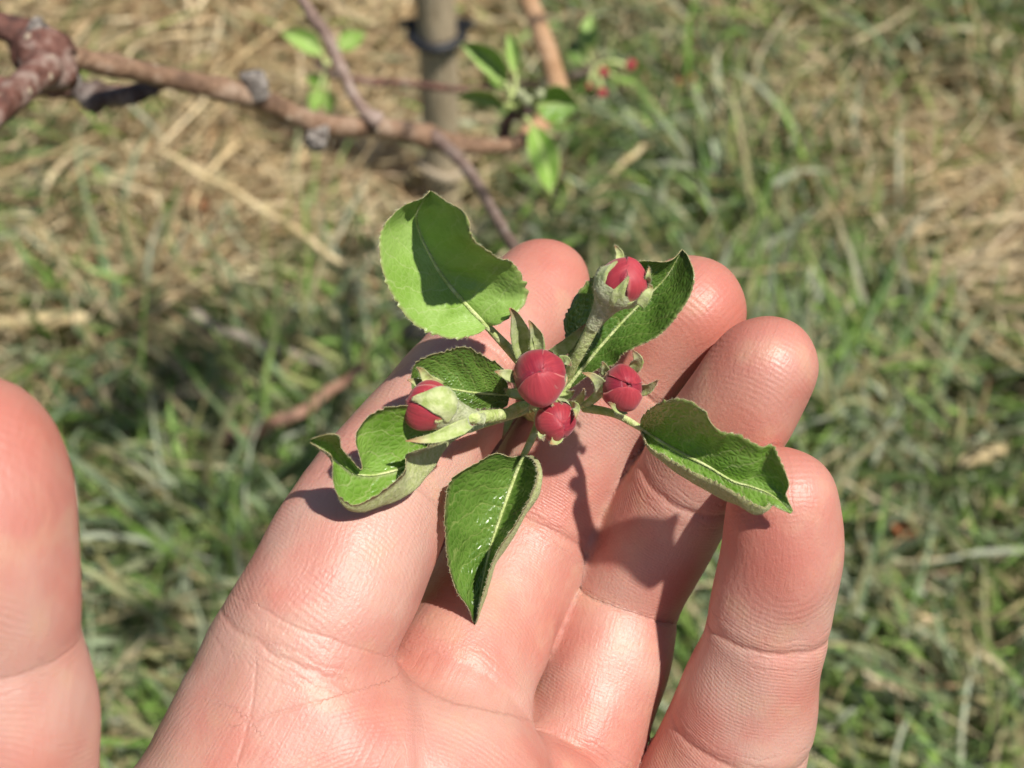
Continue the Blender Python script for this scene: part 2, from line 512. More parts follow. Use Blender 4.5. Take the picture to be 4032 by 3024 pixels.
def blades(mb, n, xr, yr, kind):
    x = rng.uniform(*xr, n)
    y = rng.uniform(*yr, n)
    d = dryness(x, y)
    if kind == 'dry':
        keep = rng.random(n) < np.clip(d * 1.25 + .10, .06, 1)
    else:
        keep = rng.random(n) < np.clip(1.05 - d * 1.05, .10, 1)
    x, y, d = x[keep], y[keep], d[keep]
    n = len(x)
    k = 5
    flow = 6.28 * vnoise(x + 3, y + 8, 6, 7)
    if kind == 'dry':
        L = rng.lognormal(math.log(.045), .45, n).clip(.014, .12)
        w = rng.uniform(.0009, .0027, n)
        az = -1.05 + .9 * np.sin(flow) + rng.normal(0, .75, n)
        lean = np.radians(rng.uniform(55, 96, n))
        bend = np.radians(rng.normal(10, 18, n))
        z0 = rng.uniform(.000, .026, n) * (.4 + .9 * vnoise(x + 1, y + 4, 15, 30))
        pal = np.array([(0.78, 0.62, 0.36), (0.67, 0.50, 0.29), (0.90, 0.75, 0.49), (0.49, 0.36, 0.20), (0.74, 0.60, 0.39), (0.34, 0.22, 0.12), (0.60, 0.52, 0.30), (0.85, 0.72, 0.48)])
    else:
        L = rng.lognormal(math.log(.042), .38, n).clip(.015, .10) * (.55 + .9 * vnoise(x + 2, y + 7, 16, 24))
        w = rng.uniform(.0017, .0044, n)
        az = flow + rng.normal(0, 1.1, n)
        lean = np.radians(rng.uniform(18, 82, n))
        bend = np.radians(rng.normal(28, 25, n))
        z0 = rng.uniform(-.003, .010, n)
        pal = np.array([(0.168, 0.255, 0.106), (0.224, 0.306, 0.163), (0.095, 0.168, 0.053), (0.302, 0.367, 0.225), (0.168, 0.296, 0.056), (0.426, 0.469, 0.338), (0.347, 0.347, 0.175), (0.213, 0.347, 0.088), (0.246, 0.388, 0.088)])
    c = pal[rng.integers(0, len(pal), n)] * rng.uniform(.62, 1.25, (n, 1))
    t = np.linspace(0, 1, k)
    ang = lean[:, None] + bend[:, None] * t[None]
    ds = L / (k - 1)
    h = np.cumsum(np.c_[np.zeros(n), np.sin(ang[:, :-1]) * ds[:, None]], 1)
    zz = z0[:, None] + np.cumsum(np.c_[np.zeros(n), np.cos(ang[:, :-1]) * ds[:, None]], 1)
    zz = np.maximum(zz, .0015 + .004 * rng.random((n, 1)))
    curl = rng.normal(0, .25, n)[:, None] * t[None] ** 2
    ca, sa = np.cos(az[:, None] + curl), np.sin(az[:, None] + curl)
    cx, cy = x[:, None] + h * ca, y[:, None] + h * sa
    prof = np.array([.75, 1, .9, .62, .06])
    tw = rng.normal(0, .9, n)[:, None] + t[None] * rng.normal(0, .8, n)[:, None]
    wx = -np.sin(az)[:, None] * np.cos(tw) * w[:, None] * prof / 2
    wy = np.cos(az)[:, None] * np.cos(tw) * w[:, None] * prof / 2
    wz = np.sin(tw) * w[:, None] * prof / 2
    V = np.empty((n, k, 2, 3))
    V[:, :, 0] = np.stack([cx - wx, cy - wy, zz - wz], -1)
    V[:, :, 1] = np.stack([cx + wx, cy + wy, zz + wz], -1)
    V[..., 2] = np.maximum(V[..., 2], .0012)
    i = np.arange(n)[:, None] * (2 * k) + np.arange(k - 1)[None] * 2
    Fq = np.stack([i, i + 1, i + 3, i + 2], -1).reshape(-1, 4)
    cc = np.repeat(c[:, None], 2 * k, 1)
    if kind == 'green':                       # some blades have a dry tip
        dry = (rng.random(n) < .22)[:, None, None] * np.repeat(np.array([0, .1, .35, .8, 1]), 2)[None, :, None]
        cc = cc * (1 - dry) + np.array([.42, .33, .17]) * dry
    return V.reshape(-1, 3), Fq, cc.reshape(-1, 3)

def grass_object(name, specs, mat, label, cat):
    Vs, Fs, Cs, b = [], [], [], 0
    for sp in specs:
        V, Fq, c = blades(None, *sp)
        Vs.append(V); Fs.append(Fq + b); Cs.append(c); b += len(V)
    V, Fq, c = np.vstack(Vs), np.vstack(Fs), np.vstack(Cs)
    me = bpy.data.meshes.new(name)
    me.vertices.add(len(V)); me.vertices.foreach_set("co", V.astype(np.float32).ravel())
    me.loops.add(Fq.size); me.loops.foreach_set("vertex_index", Fq.astype(np.int32).ravel())
    me.polygons.add(len(Fq))
    me.polygons.foreach_set("loop_start", np.arange(0, Fq.size, 4, dtype=np.int32))
    me.polygons.foreach_set("use_smooth", np.ones(len(Fq), bool))
    a = me.attributes.new("tint", 'FLOAT_COLOR', 'POINT')
    a.data.foreach_set("color", np.c_[c, np.ones(len(c))].astype(np.float32).ravel())
    me.materials.append(mat)
    me.update(calc_edges=True)
    o = bpy.data.objects.new(name, me)
    COL.objects.link(o)
    o["kind"] = "stuff"
    return tag(o, label, cat)

# soil under the grass: one sheet to the horizon
g = MB()
g.add([(-300, -300, 0), (300, -300, 0), (300, 300, 0), (-300, 300, 0)], [(0, 1, 2, 3)])
kg = NT("soil")
kn = kg.noise(38, 6, .65)
kg.p(Base_Color=kg.ramp(kn, [(.25, (.05, .037, .024)), (.5, (.12, .088, .052)), (.75, (.22, .165, .095))]), Roughness=.95,
     Normal=kg.bump(kg.noise(160, 5, .65), .008), Specular_IOR_Level=.15)
ground = g.build("ground", kg.m, space='world')
ground["kind"] = "structure"
ground["label"] = "brown soil under the patchy lawn"
ground["category"] = "ground"

grass_object("dry_grass", [(62000, (-.52, .52), (.08, 1.05), 'dry'), (26000, (-2.4, 2.4), (-1.2, 3.2), 'dry')],
             blade_material("dry_blade", .28), "matted straw coloured dry grass lying in patches among the green lawn", "dry grass")
grass_object("lawn_grass", [(46000, (-.52, .52), (.08, 1.05), 'green'), (40000, (-2.4, 2.4), (-1.2, 3.2), 'green')],
             blade_material("green_blade", .28), "short green lawn grass growing through the dry thatch", "grass")

# ================================================================== the hand
def px_chain(P):
    """(px, py, depth, radius px) -> camera-local points + radius in mm"""
    P = np.asarray(P, float)
    return np.c_[locs(P[:, :3]), P[:, 3] * P[:, 2] / F_PX]

FINGERS = {
 'index':  [(2137, 1134, 262, 195), (2000, 1300, 255, 208), (1852, 1469, 245, 222), (1668, 1715, 236, 256), (1491, 1960, 229, 283), (1405, 2130, 225, 306), (1330, 2290, 222, 320), (1237, 2440, 220, 320), (1139, 2625, 220, 328)],
 'middle': [(2722, 1222, 238, 214), (2620, 1318, 241, 219), (2494, 1440, 244, 222), (2335, 1655, 247, 232), (2178, 1900, 249, 243), (2055, 2140, 248, 256), (1945, 2370, 243, 262), (1850, 2560, 237, 284), (1765, 2735, 231, 276)],
 'ring':   [(3017, 1444, 226, 201), (2900, 1622, 230, 214), (2771, 1796, 235, 204), (2625, 2042, 243, 214), (2530, 2210, 247, 213), (2452, 2388, 250, 206), (2405, 2540, 248, 234), (2362, 2680, 247, 240), (2270, 2930, 244, 240), (2170, 3160, 239, 240)],
 'pinky':  [(3085, 1966, 222, 207), (3078, 2190, 225, 226), (3030, 2420, 229, 222), (3002, 2540, 231, 222), (2962, 2680, 234, 246), (2928, 2833, 237, 266), (2860, 3009, 240, 284), (2760, 3250, 242, 300)],
 'thumb':  [(-132, 1800, 176, 331), (-110, 1960, 177, 367), (-92, 2230, 178, 374), (-92, 2420, 180, 369), (-88, 2525, 181, 353), (-70, 2650, 182, 370), (-50, 2760, 183, 386), (-42, 2880, 184, 394), (-44, 3060, 186, 400), (-90, 3450, 192, 429)],
}
CREASES = {'index': [(2.1, .30, 1.0), (4.15, .30, 1.1), (7.55, .10, 1.3)], 'middle': [(2.05, .35, 1.0), (4.75, .5, 1.2), (8.2, .5, 1.3)],
           'ring': [(2.35, .35, 1.0), (5.1, .55, 1.3), (8.3, .5, 1.4)], 'pinky': [(2.25, .38, 1.1), (5.35, .42, 1.2)], 'thumb': [(4.1, .18, 1.6)]}
FNAMES = list(FINGERS)
CH = {}
for kf, P in FINGERS.items():
    C = px_chain(P)
    Q = np.vstack([2 * C[0] - C[1], C, 2 * C[-1] - C[-2]])
    pts, tt = [], []
    for i in range(1, len(Q) - 2):
        for t in np.linspace(0, 1, 6, endpoint=False):
            p0, p1, p2, p3 = Q[i - 1], Q[i], Q[i + 1], Q[i + 2]
            pts.append(0.5 * (2 * p1 + (p2 - p0) * t + (2 * p0 - 5 * p1 + 4 * p2 - p3) * t * t + (3 * p1 - p0 - 3 * p2 + p3) * t ** 3))
            tt.append(i - 1 + t)
    pts.append(C[-1]); tt.append(len(C) - 1.0)
    pts = np.array(pts)
    sl = np.r_[0, np.cumsum(np.linalg.norm(np.diff(pts[:, :3], axis=0), axis=1))]
    CH[kf] = (pts, np.array(tt), sl)

def axis_pts(a, b, segs):
    out = [np.arange(a, segs[0][0], segs[0][2])]
    for (lo, hi, st) in segs:
        out.append(np.arange(lo, hi, st))
    out.append(np.arange(segs[-1][1], b, segs[-1][2]))
    return np.unique(np.concatenate(out))

HX = np.r_[np.arange(-86, -66, 1.5), np.arange(-66, 60, .58), np.arange(60, 66, 1.5)]
HY = np.r_[np.arange(-190, -66, 2.0), np.arange(-66, 34, .58), np.arange(34, 40, 1.5)]
HZ = np.r_[np.arange(-292, -276, 1.0), np.arange(-276, -156, .60), np.arange(-156, -140, 1.5)]
FIELD = np.full((len(HX), len(HY), len(HZ)), 40.0, np.float32)

def smin(a, b, k):
    h = np.maximum(k - np.abs(a - b), 0) / k
    return np.minimum(a, b) - h * h * k * .25

def block(lo, hi):
    return tuple(slice(max(0, np.searchsorted(A, l) - 1), min(len(A), np.searchsorted(A, h_) + 1)) for A, l, h_ in zip((HX, HY, HZ), lo, hi))

def capsule(sl, a, b, ra, rb):
    X, Y, Z = HX[sl[0]][:, None, None].astype(np.float32), HY[sl[1]][None, :, None].astype(np.float32), HZ[sl[2]][None, None].astype(np.float32)
    d = (b - a).astype(np.float32)
    L2 = float(d @ d) + 1e-9
    t = np.clip(((X - a[0]) * d[0] + (Y - a[1]) * d[1] + (Z - a[2]) * d[2]) / L2, 0, 1)
    q = np.sqrt((X - a[0] - t * d[0]) ** 2 + (Y - a[1] - t * d[1]) ** 2 + (Z - a[2] - t * d[2]) ** 2)
    return q - (ra + (rb - ra) * t)

def chain_field(pts, kin, kout, margin=9.0):
    lo = (pts[:, :3] - pts[:, 3:4]).min(0) - margin
    hi = (pts[:, :3] + pts[:, 3:4]).max(0) + margin
    sl = block(lo, hi)
    f = None
    sub = np.full(FIELD[sl].shape, 40.0, np.float32)
    off = [s.start for s in sl]
    for i in range(len(pts) - 1):
        a, b = pts[i], pts[i + 1]
        lo2 = np.minimum(a[:3] - a[3], b[:3] - b[3]) - margin
        hi2 = np.maximum(a[:3] + a[3], b[:3] + b[3]) + margin
        s2 = block(lo2, hi2)
        r2 = tuple(slice(s.start - o, s.stop - o) for s, o in zip(s2, off))
        c = capsule(s2, a[:3], b[:3], a[3], b[3])
        sub[r2] = np.minimum(sub[r2], c) if not kin else smin(sub[r2], c, kin)
    FIELD[sl] = smin(FIELD[sl], sub, kout)

def pc(P, n=None):
    C = px_chain(P)
    return catmull(C, n) if n else C

# palm first (wide smooth unions), then the pad under the finger bases, then the fingers
WR = loc(600, 4900, 226)
def capl(a, b, kout, n=6):
    chain_field(catmull(np.array([a, b]), n), 0, kout, 12)
def pr(px, py, z, rpx):
    return np.r_[loc(px, py, z), rpx * z / F_PX]
wr1, wr2 = pr(350, 5000, 224, 560), pr(1000, 5100, 232, 560)
capl(pr(1130, 2640, 221, 334), pr(700, 3700, 216, 470), 8)
capl(pr(700, 3700, 216, 470), wr1, 10)
capl(pr(1500, 3500, 230, 420), wr1, 12)
capl(pr(1900, 3700, 236, 420), wr2, 12)
capl(pr(2520, 3650, 240, 330), pr(2100, 4200, 236, 430), 8)
capl(pr(2100, 4200, 236, 430), wr2, 12)
capl(pr(2170, 3160, 235, 240), pr(1700, 3900, 238, 400), 10)
capl(pr(2740, 3330, 243, 260), pr(2300, 3950, 238, 390), 6)
capl(wr1, pr(-200, 6200, 230, 640), 12)
capl(wr2, pr(400, 6300, 234, 620), 12)
capl(pr(-90, 3560, 193, 440), pr(350, 4200, 206, 560), 6)      # ball of the thumb
capl(pr(350, 4200, 206, 560), wr1, 12)
chain_field(pc([(1765, 2735, 232, 262), (1600, 3050, 232, 330), (1400, 3500, 232, 420)], 8), 0, 5)
chain_field(CH['index'][0], 1.2, 1.8)
chain_field(CH['middle'][0], 1.2, 1.0)
chain_field(CH['ring'][0], 1.2, .9)
chain_field(CH['pinky'][0], 1.2, .9)
chain_field(pc([(2170, 2500, 268, 170), (2130, 2640, 265, 190), (2060, 2780, 258, 215), (1960, 2900, 246, 225), (2080, 2990, 249, 225), (2240, 3040, 250, 225)], 10), 0, .8)
chain_field(pc([(1620, 2420, 254, 190), (1740, 2180, 259, 185), (1860, 1960, 263, 175), (1990, 1760, 265, 165)], 10), 0, .8)
chain_field(CH['thumb'][0], 1.2, 5)
chain_field(pc([(1180, 2880, 219, 322), (1400, 2985, 219, 330), (1620, 3075, 221, 330), (1800, 3135, 224, 322)], 10), 2, 2.6)
chain_field(pc([(1180, 2850, 219, 330), (1100, 3200, 218, 400), (900, 3600, 216, 460)], 8), 2, 8)
chain_field(pc([(1800, 3070, 226, 320), (1900, 3400, 232, 380)], 4), 2, 8)

def surface_nets(Fd, ax):
    Sg = Fd < 0
    cnt = np.zeros(tuple(n - 1 for n in Fd.shape), np.int8)
    sh = [(i, j, k) for i in (0, 1) for j in (0, 1) for k in (0, 1)]
    for (i, j, k) in sh:
        cnt += Sg[i:Fd.shape[0] - 1 + i, j:Fd.shape[1] - 1 + j, k:Fd.shape[2] - 1 + k]
    I = np.argwhere((cnt > 0) & (cnt < 8))
    idx = np.full(cnt.shape, -1, np.int32)
    idx[I[:, 0], I[:, 1], I[:, 2]] = np.arange(len(I))
    val = {s: Fd[I[:, 0] + s[0], I[:, 1] + s[1], I[:, 2] + s[2]] for s in sh}
    acc, num = np.zeros((len(I), 3)), np.zeros(len(I))
    for a in sh:
        for d in range(3):
            if a[d] == 0:
                b = list(a); b[d] = 1; b = tuple(b)
                va, vb = val[a], val[b]
                m = (va < 0) != (vb < 0)
                t = np.where(m, va / np.where(m, va - vb, 1), 0)
                p = np.stack([ax[q][I[:, q] + a[q]] for q in range(3)], 1)
                p[:, d] += t * (ax[d][I[:, d] + 1] - ax[d][I[:, d]])
                acc += p * m[:, None]; num += m
    V = acc / num[:, None]
    quads = []
    for d in range(3):
        e1, e2 = [(1, 2), (2, 0), (0, 1)][d]
        A = [slice(None)] * 3; B = [slice(None)] * 3
        A[d] = slice(0, -1); B[d] = slice(1, None)
        m = Sg[tuple(A)] != Sg[tuple(B)]
        E = np.argwhere(m)
        E = E[(E[:, e1] > 0) & (E[:, e2] > 0) & (E[:, e1] < Fd.shape[e1] - 1) & (E[:, e2] < Fd.shape[e2] - 1)]
        ins = Sg[E[:, 0], E[:, 1], E[:, 2]]
        def cell(o1, o2):
            c = E.copy(); c[:, e1] -= o1; c[:, e2] -= o2
            return idx[c[:, 0], c[:, 1], c[:, 2]]
        q = np.stack([cell(1, 1), cell(0, 1), cell(0, 0), cell(1, 0)], 1)
        q[~ins] = q[~ins][:, ::-1]
        quads.append(q)
    Q = np.vstack(quads)
    return V, Q[(Q >= 0).all(1)]

HV, HQ = surface_nets(FIELD, (HX, HY, HZ))

def vnormals(V, Q):
    fn = np.cross(V[Q[:, 2]] - V[Q[:, 0]], V[Q[:, 3]] - V[Q[:, 1]])
    N = np.zeros_like(V)
    for c in range(4):
        for d in range(3):
            N[:, d] += np.bincount(Q[:, c], fn[:, d], len(V))
    return N / (np.linalg.norm(N, axis=1)[:, None] + 1e-12)

def relax(V, Q, it, lam):
    for _ in range(it):
        acc = np.zeros_like(V); num = np.zeros(len(V))
        for c in range(4):
            for o in (1, 3):
                j = Q[:, (c + o) % 4]
                for d in range(3):
                    acc[:, d] += np.bincount(Q[:, c], V[j, d], len(V))
                num += np.bincount(Q[:, c], minlength=len(V))
        V = V + lam * (acc / num[:, None] - V)
    return V
HV = relax(HV, HQ, 4, .5)
HN = vnormals(HV, HQ)

# per-vertex fields: nearest finger, distance along it, sideways offset
best = np.full(len(HV), 1e9); fid = np.zeros(len(HV), int); ft = np.zeros(len(HV)); fs = np.zeros(len(HV)); fl = np.zeros(len(HV))
allD = []
for q, kf in enumerate(FNAMES):
    pts, tt, sl = CH[kf]
    bd = np.full(len(HV), 1e9); bt = np.zeros(len(HV)); bs = np.zeros(len(HV)); bl = np.zeros(len(HV))
    for i in range(len(pts) - 1):
        a, b = pts[i, :3], pts[i + 1, :3]
        d = b - a
        raw = ((HV - a) @ d) / (d @ d)
        t = np.clip(raw, 0 if i else -3, 1)
        tc = np.clip(raw, 0, 1)
        w = HV - a - tc[:, None] * d
        dist = np.linalg.norm(w, axis=1) - (pts[i, 3] + (pts[i + 1, 3] - pts[i, 3]) * tc)
        m = dist < bd
        side = np.cross(d / np.linalg.norm(d), [0, 0, 1.0]); side /= np.linalg.norm(side)
        bd[m] = dist[m]; bt[m] = (tt[i] + (tt[i + 1] - tt[i]) * t)[m]
        bs[m] = (sl[i] + (sl[i + 1] - sl[i]) * t)[m]; bl[m] = (w @ side)[m]
    m = bd < best
    best[m] = bd[m]; fid[m] = q; ft[m] = bt[m]; fs[m] = bs[m]; fl[m] = bl[m]

fs, fl = relax(np.stack([fs, fl, fs], 1), HQ, 10, .6)[:, :2].T.copy()
crease = np.zeros(len(HV)); push = np.zeros(len(HV)); ridge = np.zeros(len(HV)); ridge_tip = np.zeros(len(HV)); tipw = np.zeros(len(HV)); jl = np.full(len(HV), 30.0); pl = np.full(len(HV), 30.0); blush = np.zeros(len(HV))
for q, kf in enumerate(FNAMES):
    m = (fid == q) & (best < 3.0)
    pts, tt, sl = CH[kf]
    for (t0, dep, wd) in CREASES[kf]:
        s0 = np.interp(t0, tt, sl)
        sk = fs[m] - s0 - .03 * fl[m]
        push[m] -= dep * .8 * np.exp(-(sk / (wd * .95)) ** 2) * np.clip(HN[m][:, 2] * 1.5 + .3, 0, 1)
        jl[m] = np.where(np.abs(sk) < np.abs(jl[m]), sk, jl[m])
        crease[m] = np.maximum(crease[m], np.exp(-((fs[m] - s0) / 3.2) ** 2))
    # soft pads between the joints
    core = np.array(np.interp([1.0], np.arange(len(pts)) / 6.0, np.arange(len(pts))))
    cpt = pts[int(1.25 * 6), :3]
    dc = np.linalg.norm((HV[m] - cpt) * np.array([1, 1, .6]), axis=1)
    along = fs[m] + .10 * fl[m] * np.abs(fl[m]) / 4
    wgt = np.clip((np.interp(2.1, tt, sl) - fs[m]) / 5.0, 0, 1)
    ridge[m] = along
    ridge_tip[m] = dc
    tipw[m] = wgt
    blush[m] = np.clip(1 - fs[m] / 15, 0, 1) * .8
away = best >= 3.0
palm_c = loc(1500, 3500, 215)
ridge_p = np.linalg.norm((HV - palm_c) * np.array([1.0, 1.0, .3]), axis=1)
wp = np.clip((best - .8) / 3.0, 0, 1)
# palm crease under index and middle, following the edge of the pad
def groove(P, depth, width):
    global push, crease, pl
    C = catmull(locs(P), 60)
    d = np.full(len(HV), 1e9); sg = np.ones(len(HV))
    for i in range(len(C) - 1):
        a, e = C[i, :2], C[i + 1, :2] - C[i, :2]
        t = np.clip(((HV[:, :2] - a) @ e) / (e @ e), 0, 1)
        dd = HV[:, :2] - a - t[:, None] * e
        dn = np.linalg.norm(dd, axis=1)
        sg = np.where(dn < d, np.sign(dd[:, 0] * e[1] - dd[:, 1] * e[0]), sg)
        d = np.minimum(d, dn)
    m = HN[:, 2] > .15
    push = push - depth * np.exp(-(d / (width * 2)) ** 2) * m
    pl = np.where(m & (d < np.abs(pl)), sg * d, pl)
    crease = np.maximum(crease, .8 * np.exp(-(d / 2.2) ** 2) * m)
groove([(1020, 2400, 208), (1180, 2475, 208), (1330, 2530, 208), (1500, 2590, 212)], .16, .6)
groove([(980, 2830, 208), (1120, 2790, 208), (1260, 2755, 208)], .07, .45)
groove([(1010, 2620, 208), (1000, 2780, 208), (960, 2960, 208)], .05, .4)
for _ in range(3):
    nz = 0
for q in range(26):                                    # gentle unevenness of the flesh
    dirv = rng.normal(0, 1, 3); dirv /= np.linalg.norm(dirv)
    wl = rng.uniform(5, 16)
    push += .030 * (wl / 10) * np.sin(HV @ dirv * (6.283 / wl) + rng.uniform(0, 6.28))
blush += .34 * np.sin(HV @ np.array([.13, .2, .05]) + 1) * np.sin(HV @ np.array([.21, -.12, .1])) + .18
blush += .5 * np.exp(-(((HV - loc(1900, 2500, 236)) ** 2).sum(1)) / 90) + .35 * np.exp(-(((HV - loc(1700, 2950, 214)) ** 2).sum(1)) / 260)
blush += .45 * np.exp(-(((HV - loc(3080, 2230, 209)) ** 2).sum(1)) / 60)
HV2 = HV + HN * push[:, None]

hand_me = bpy.data.meshes.new("hand")
hw = to_world(HV2)
ho = to_world(loc(600, 4900, 226))
hw = hw - ho
hand_me.vertices.add(len(hw)); hand_me.vertices.foreach_set("co", hw.astype(np.float32).ravel())
hand_me.loops.add(HQ.size); hand_me.loops.foreach_set("vertex_index", HQ.astype(np.int32).ravel())
hand_me.polygons.add(len(HQ))
hand_me.polygons.foreach_set("loop_start", np.arange(0, HQ.size, 4, dtype=np.int32))
hand_me.polygons.foreach_set("use_smooth", np.ones(len(HQ), bool))
for nm, arr in (("ridge", ridge), ("crease", crease), ("blush", np.clip(blush, 0, 1.2)), ("along", fs), ("across", fl), ("ridge_tip", ridge_tip), ("ridge_palm", ridge_p), ("tip_weight", tipw), ("palm_weight", wp), ("joint_line", jl), ("palm_line", pl)):
    a = hand_me.attributes.new(nm, 'FLOAT', 'POINT')
    a.data.foreach_set("value", np.asarray(arr, np.float32))
hand_me.materials.append(M_skin)
hand_me.update(calc_edges=True)
hand = bpy.data.objects.new("hand", hand_me)
hand.location = ho
COL.objects.link(hand)
tag(hand, "open left palm with curled fingers supporting the budding blossom cluster", "hand")
del FIELD

# ================================================================== blossom cluster held in the palm
CL_O = to_world(loc(2130, 1590, 231))
cluster = thing("blossom_cluster", "young apple blossom cluster of red buds and serrated green leaves resting in the palm", "blossom cluster", CL_O)

def make_leaf(parent, mid, sa, sb, mats, stalk=None, ca=None, cb=None, nu=150, nv=15, teeth=26, tooth=.17, pk=.22, thick=.09, hair=1.0, mid_r=.30, label=None, seed=1):
    """mid: midrib; sa, sb: the two edges; ca, cb: optional widest line of a rolled half. All (px, py, depth mm)"""
    r = np.random.default_rng(seed)
    Mc = catmull(locs(mid), nu)
    E = [catmull(locs(s), nu) for s in (sa, sb)]
    Cc = [catmull(locs(c), nu) if c is not None else None for c in (ca, cb)]
    u = np.linspace(0, 1, nu)
    vh = np.linspace(0, 1, nv + 1)
    halves = []
    for q in range(2):
        e = E[q]
        if Cc[q] is not None:
            vc = .62
            l0 = (vh - vc) * (vh - 1) / (vc); l1 = vh * (vh - 1) / (vc * (vc - 1)); l2 = vh * (vh - vc) / (1 - vc)
            P = l0[None, :, None] * Mc[:, None] + l1[None, :, None] * Cc[q][:, None] + l2[None, :, None] * e[:, None]
            # keep the silhouette line exact but soften overshoot
        else:
            # concave cup: depth is reached late, width early
            d = e - Mc
            P = Mc[:, None] + d[:, None] * vh[None, :, None]
            P[..., 2] = Mc[:, None, 2] + d[:, None, 2] * (vh ** 1.8)[None]
        halves.append(P)
    G = np.concatenate([halves[0][:, ::-1], halves[1][:, 1:]], 1)
    v = np.r_[-vh[::-1], vh[1:]]
    # serrated rim
    for q, sl in ((0, 0), (1, -1)):
        out = G[:, sl] - G[:, 1 if q == 0 else -2]
        out /= np.linalg.norm(out, axis=1)[:, None] + 1e-9
        ph = (u * teeth * (1 + .06 * np.sin(u * 9 + q)) + q * .4 + .35 * np.sin(u * 31 + seed) + .2 * np.sin(u * 67 + q * 2)) % 1.0
        tw = np.where(ph < .75, ph / .75, (1 - ph) / .25) - .4
        tw *= 1.5 * np.clip(u * 6, 0, 1) * np.clip((1 - u) * 8, 0, 1) * (.75 + .45 * np.sin(u * 40 + seed * 3 + q)) * r.uniform(.8, 1.15, nu)
        G[:, sl] += out * (tw * tooth)[:, None]
    def normals(G):
        du, dv = np.gradient(G, axis=0), np.gradient(G, axis=1)
        N = np.cross(du, dv)
        return N / (np.linalg.norm(N, axis=2)[..., None] + 1e-9)
    N = normals(G)
    sgn = 1.0 if N[8:-8, nv - 2:nv + 3, 2].mean() > 0 else -1.0
    N *= sgn
    av = np.abs(v)[None]
    ph = u[:, None] * 8.0 - 2.1 * av ** 1.25
    quilt = np.abs(np.sin(np.pi * ph)) ** .8
    env = np.clip(av * 5, 0, 1) * np.clip((1 - av) * 3.0, 0, 1) * np.clip(u * 5, 0, 1)[:, None] * np.clip((1 - u) * 5, 0, 1)[:, None]
    disp = .45 * pk * (quilt - .5) * env * (.5 + .5 * np.sin(u[:, None] * 5 + v[None] * 3 + seed))
    for _ in range(12):
        cu, cv, ru = r.uniform(.1, .9), r.uniform(-.8, .8), r.uniform(.025, .06)
        disp += pk * r.choice([1, 1, -.6]) * .55 * np.exp(-((u[:, None] - cu) / ru) ** 2 - ((v[None] - cv) / (ru * 4.2)) ** 2) * env
    for _ in range(9):
        a, b, p = r.uniform(3, 14), r.uniform(1, 5), r.uniform(0, 6.28)
        disp += .055 * np.sin(u[:, None] * a * 2.2 + v[None] * b * 2 + p) * env
    disp += .10 * (av ** 3) * np.sin(u[:, None] * 23 + r.uniform(0, 6)) * np.clip(u * 4, 0, 1)[:, None]
    disp -= .12 * np.exp(-(av / .06) ** 2)
    G = G + N * disp[..., None]
    N = normals(G) * sgn
    n2 = len(v)
    T = (G + N * thick / 2).reshape(-1, 3); B = (G - N * thick / 2).reshape(-1, 3)
    nq = nu * n2
    idx = np.arange(nq).reshape(nu, n2)
    fq = np.stack([idx[:-1, :-1], idx[1:, :-1], idx[1:, 1:], idx[:-1, 1:]], -1).reshape(-1, 4)
    top = fq if sgn > 0 else fq[:, ::-1]
    bot = (fq[:, ::-1] if sgn > 0 else fq) + nq
    ring = np.r_[idx[:, 0], idx[-1, 1:], idx[-2::-1, -1], idx[0, -2:0:-1]]
    rim = np.stack([ring, np.roll(ring, -1), np.roll(ring, -1) + nq, ring + nq], 1)
    lu = np.repeat(u, n2); lv = np.tile(v, nu)
    mb = MB()
    mb.add(np.vstack([T, B]), [*map(tuple, top), *map(tuple, bot), *map(tuple, rim)],
           [0] * len(top) + [1] * len(bot) + [2] * len(rim), lu=np.r_[lu, lu], lv=np.r_[lv, lv])
    if hair:
        k = int(900 * hair)
        a, b = r.integers(2, nu - 2, k), r.integers(0, 2, k) * (n2 - 1)
        P = G[a, b] + (G[np.minimum(a + 1, nu - 1), b] - G[a, b]) * r.random((k, 1))
        o = G[a, b] - G[a, np.where(b == 0, 1, n2 - 2)]
        o /= np.linalg.norm(o, axis=1)[:, None] + 1e-9
        fuzz(mb, P, o + N[a, b] * r.normal(0, .6, (k, 1)), .42, .035, 3)
        k = int(1300 * hair)                               # down on the underside
        a, b = r.integers(2, nu - 2, k), r.integers(0, n2, k)
        fuzz(mb, G[a, b] - N[a, b] * thick / 2, -N[a, b] + r.normal(0, .5, (k, 3)), .35, .03, 3)
    o = mb.build("leaf", [mats, M_under, M_rim, M_fuzz], parent)
    if label:
        o["label"] = label
    # stalk runs on as the raised midrib
    sm = MB()
    rib = Mc + N[:, nv] * (thick * .5 + .02) - N[:, nv] * .08
    rr = .8 * mid_r * (1 - .86 * u)
    if stalk is not None:
        st = catmull(np.vstack([locs(stalk), rib[3]]), 26)
        Cst = np.vstack([st[:-1], rib[3:]])
        rr = np.r_[np.linspace(mid_r * 1.7, mid_r * 1.15, 25), rr[3:]]
    else:
        Cst = rib
    C, Tt, Nn, Bb, rad = tube(sm, Cst, rr, 10, 0)
    if hair:
        k = int(700 * hair)
        a = r.integers(0, len(C), k); th = r.uniform(0, 6.28, k)
        nn = np.cos(th)[:, None] * Nn[a] + np.sin(th)[:, None] * Bb[a]
        fuzz(sm, C[a] + nn * rad[a][:, None] * .9, nn, .5, .03, 1)
    sm.build("leaf_stalk", [M_stalk, M_fuzz], o)
    return o

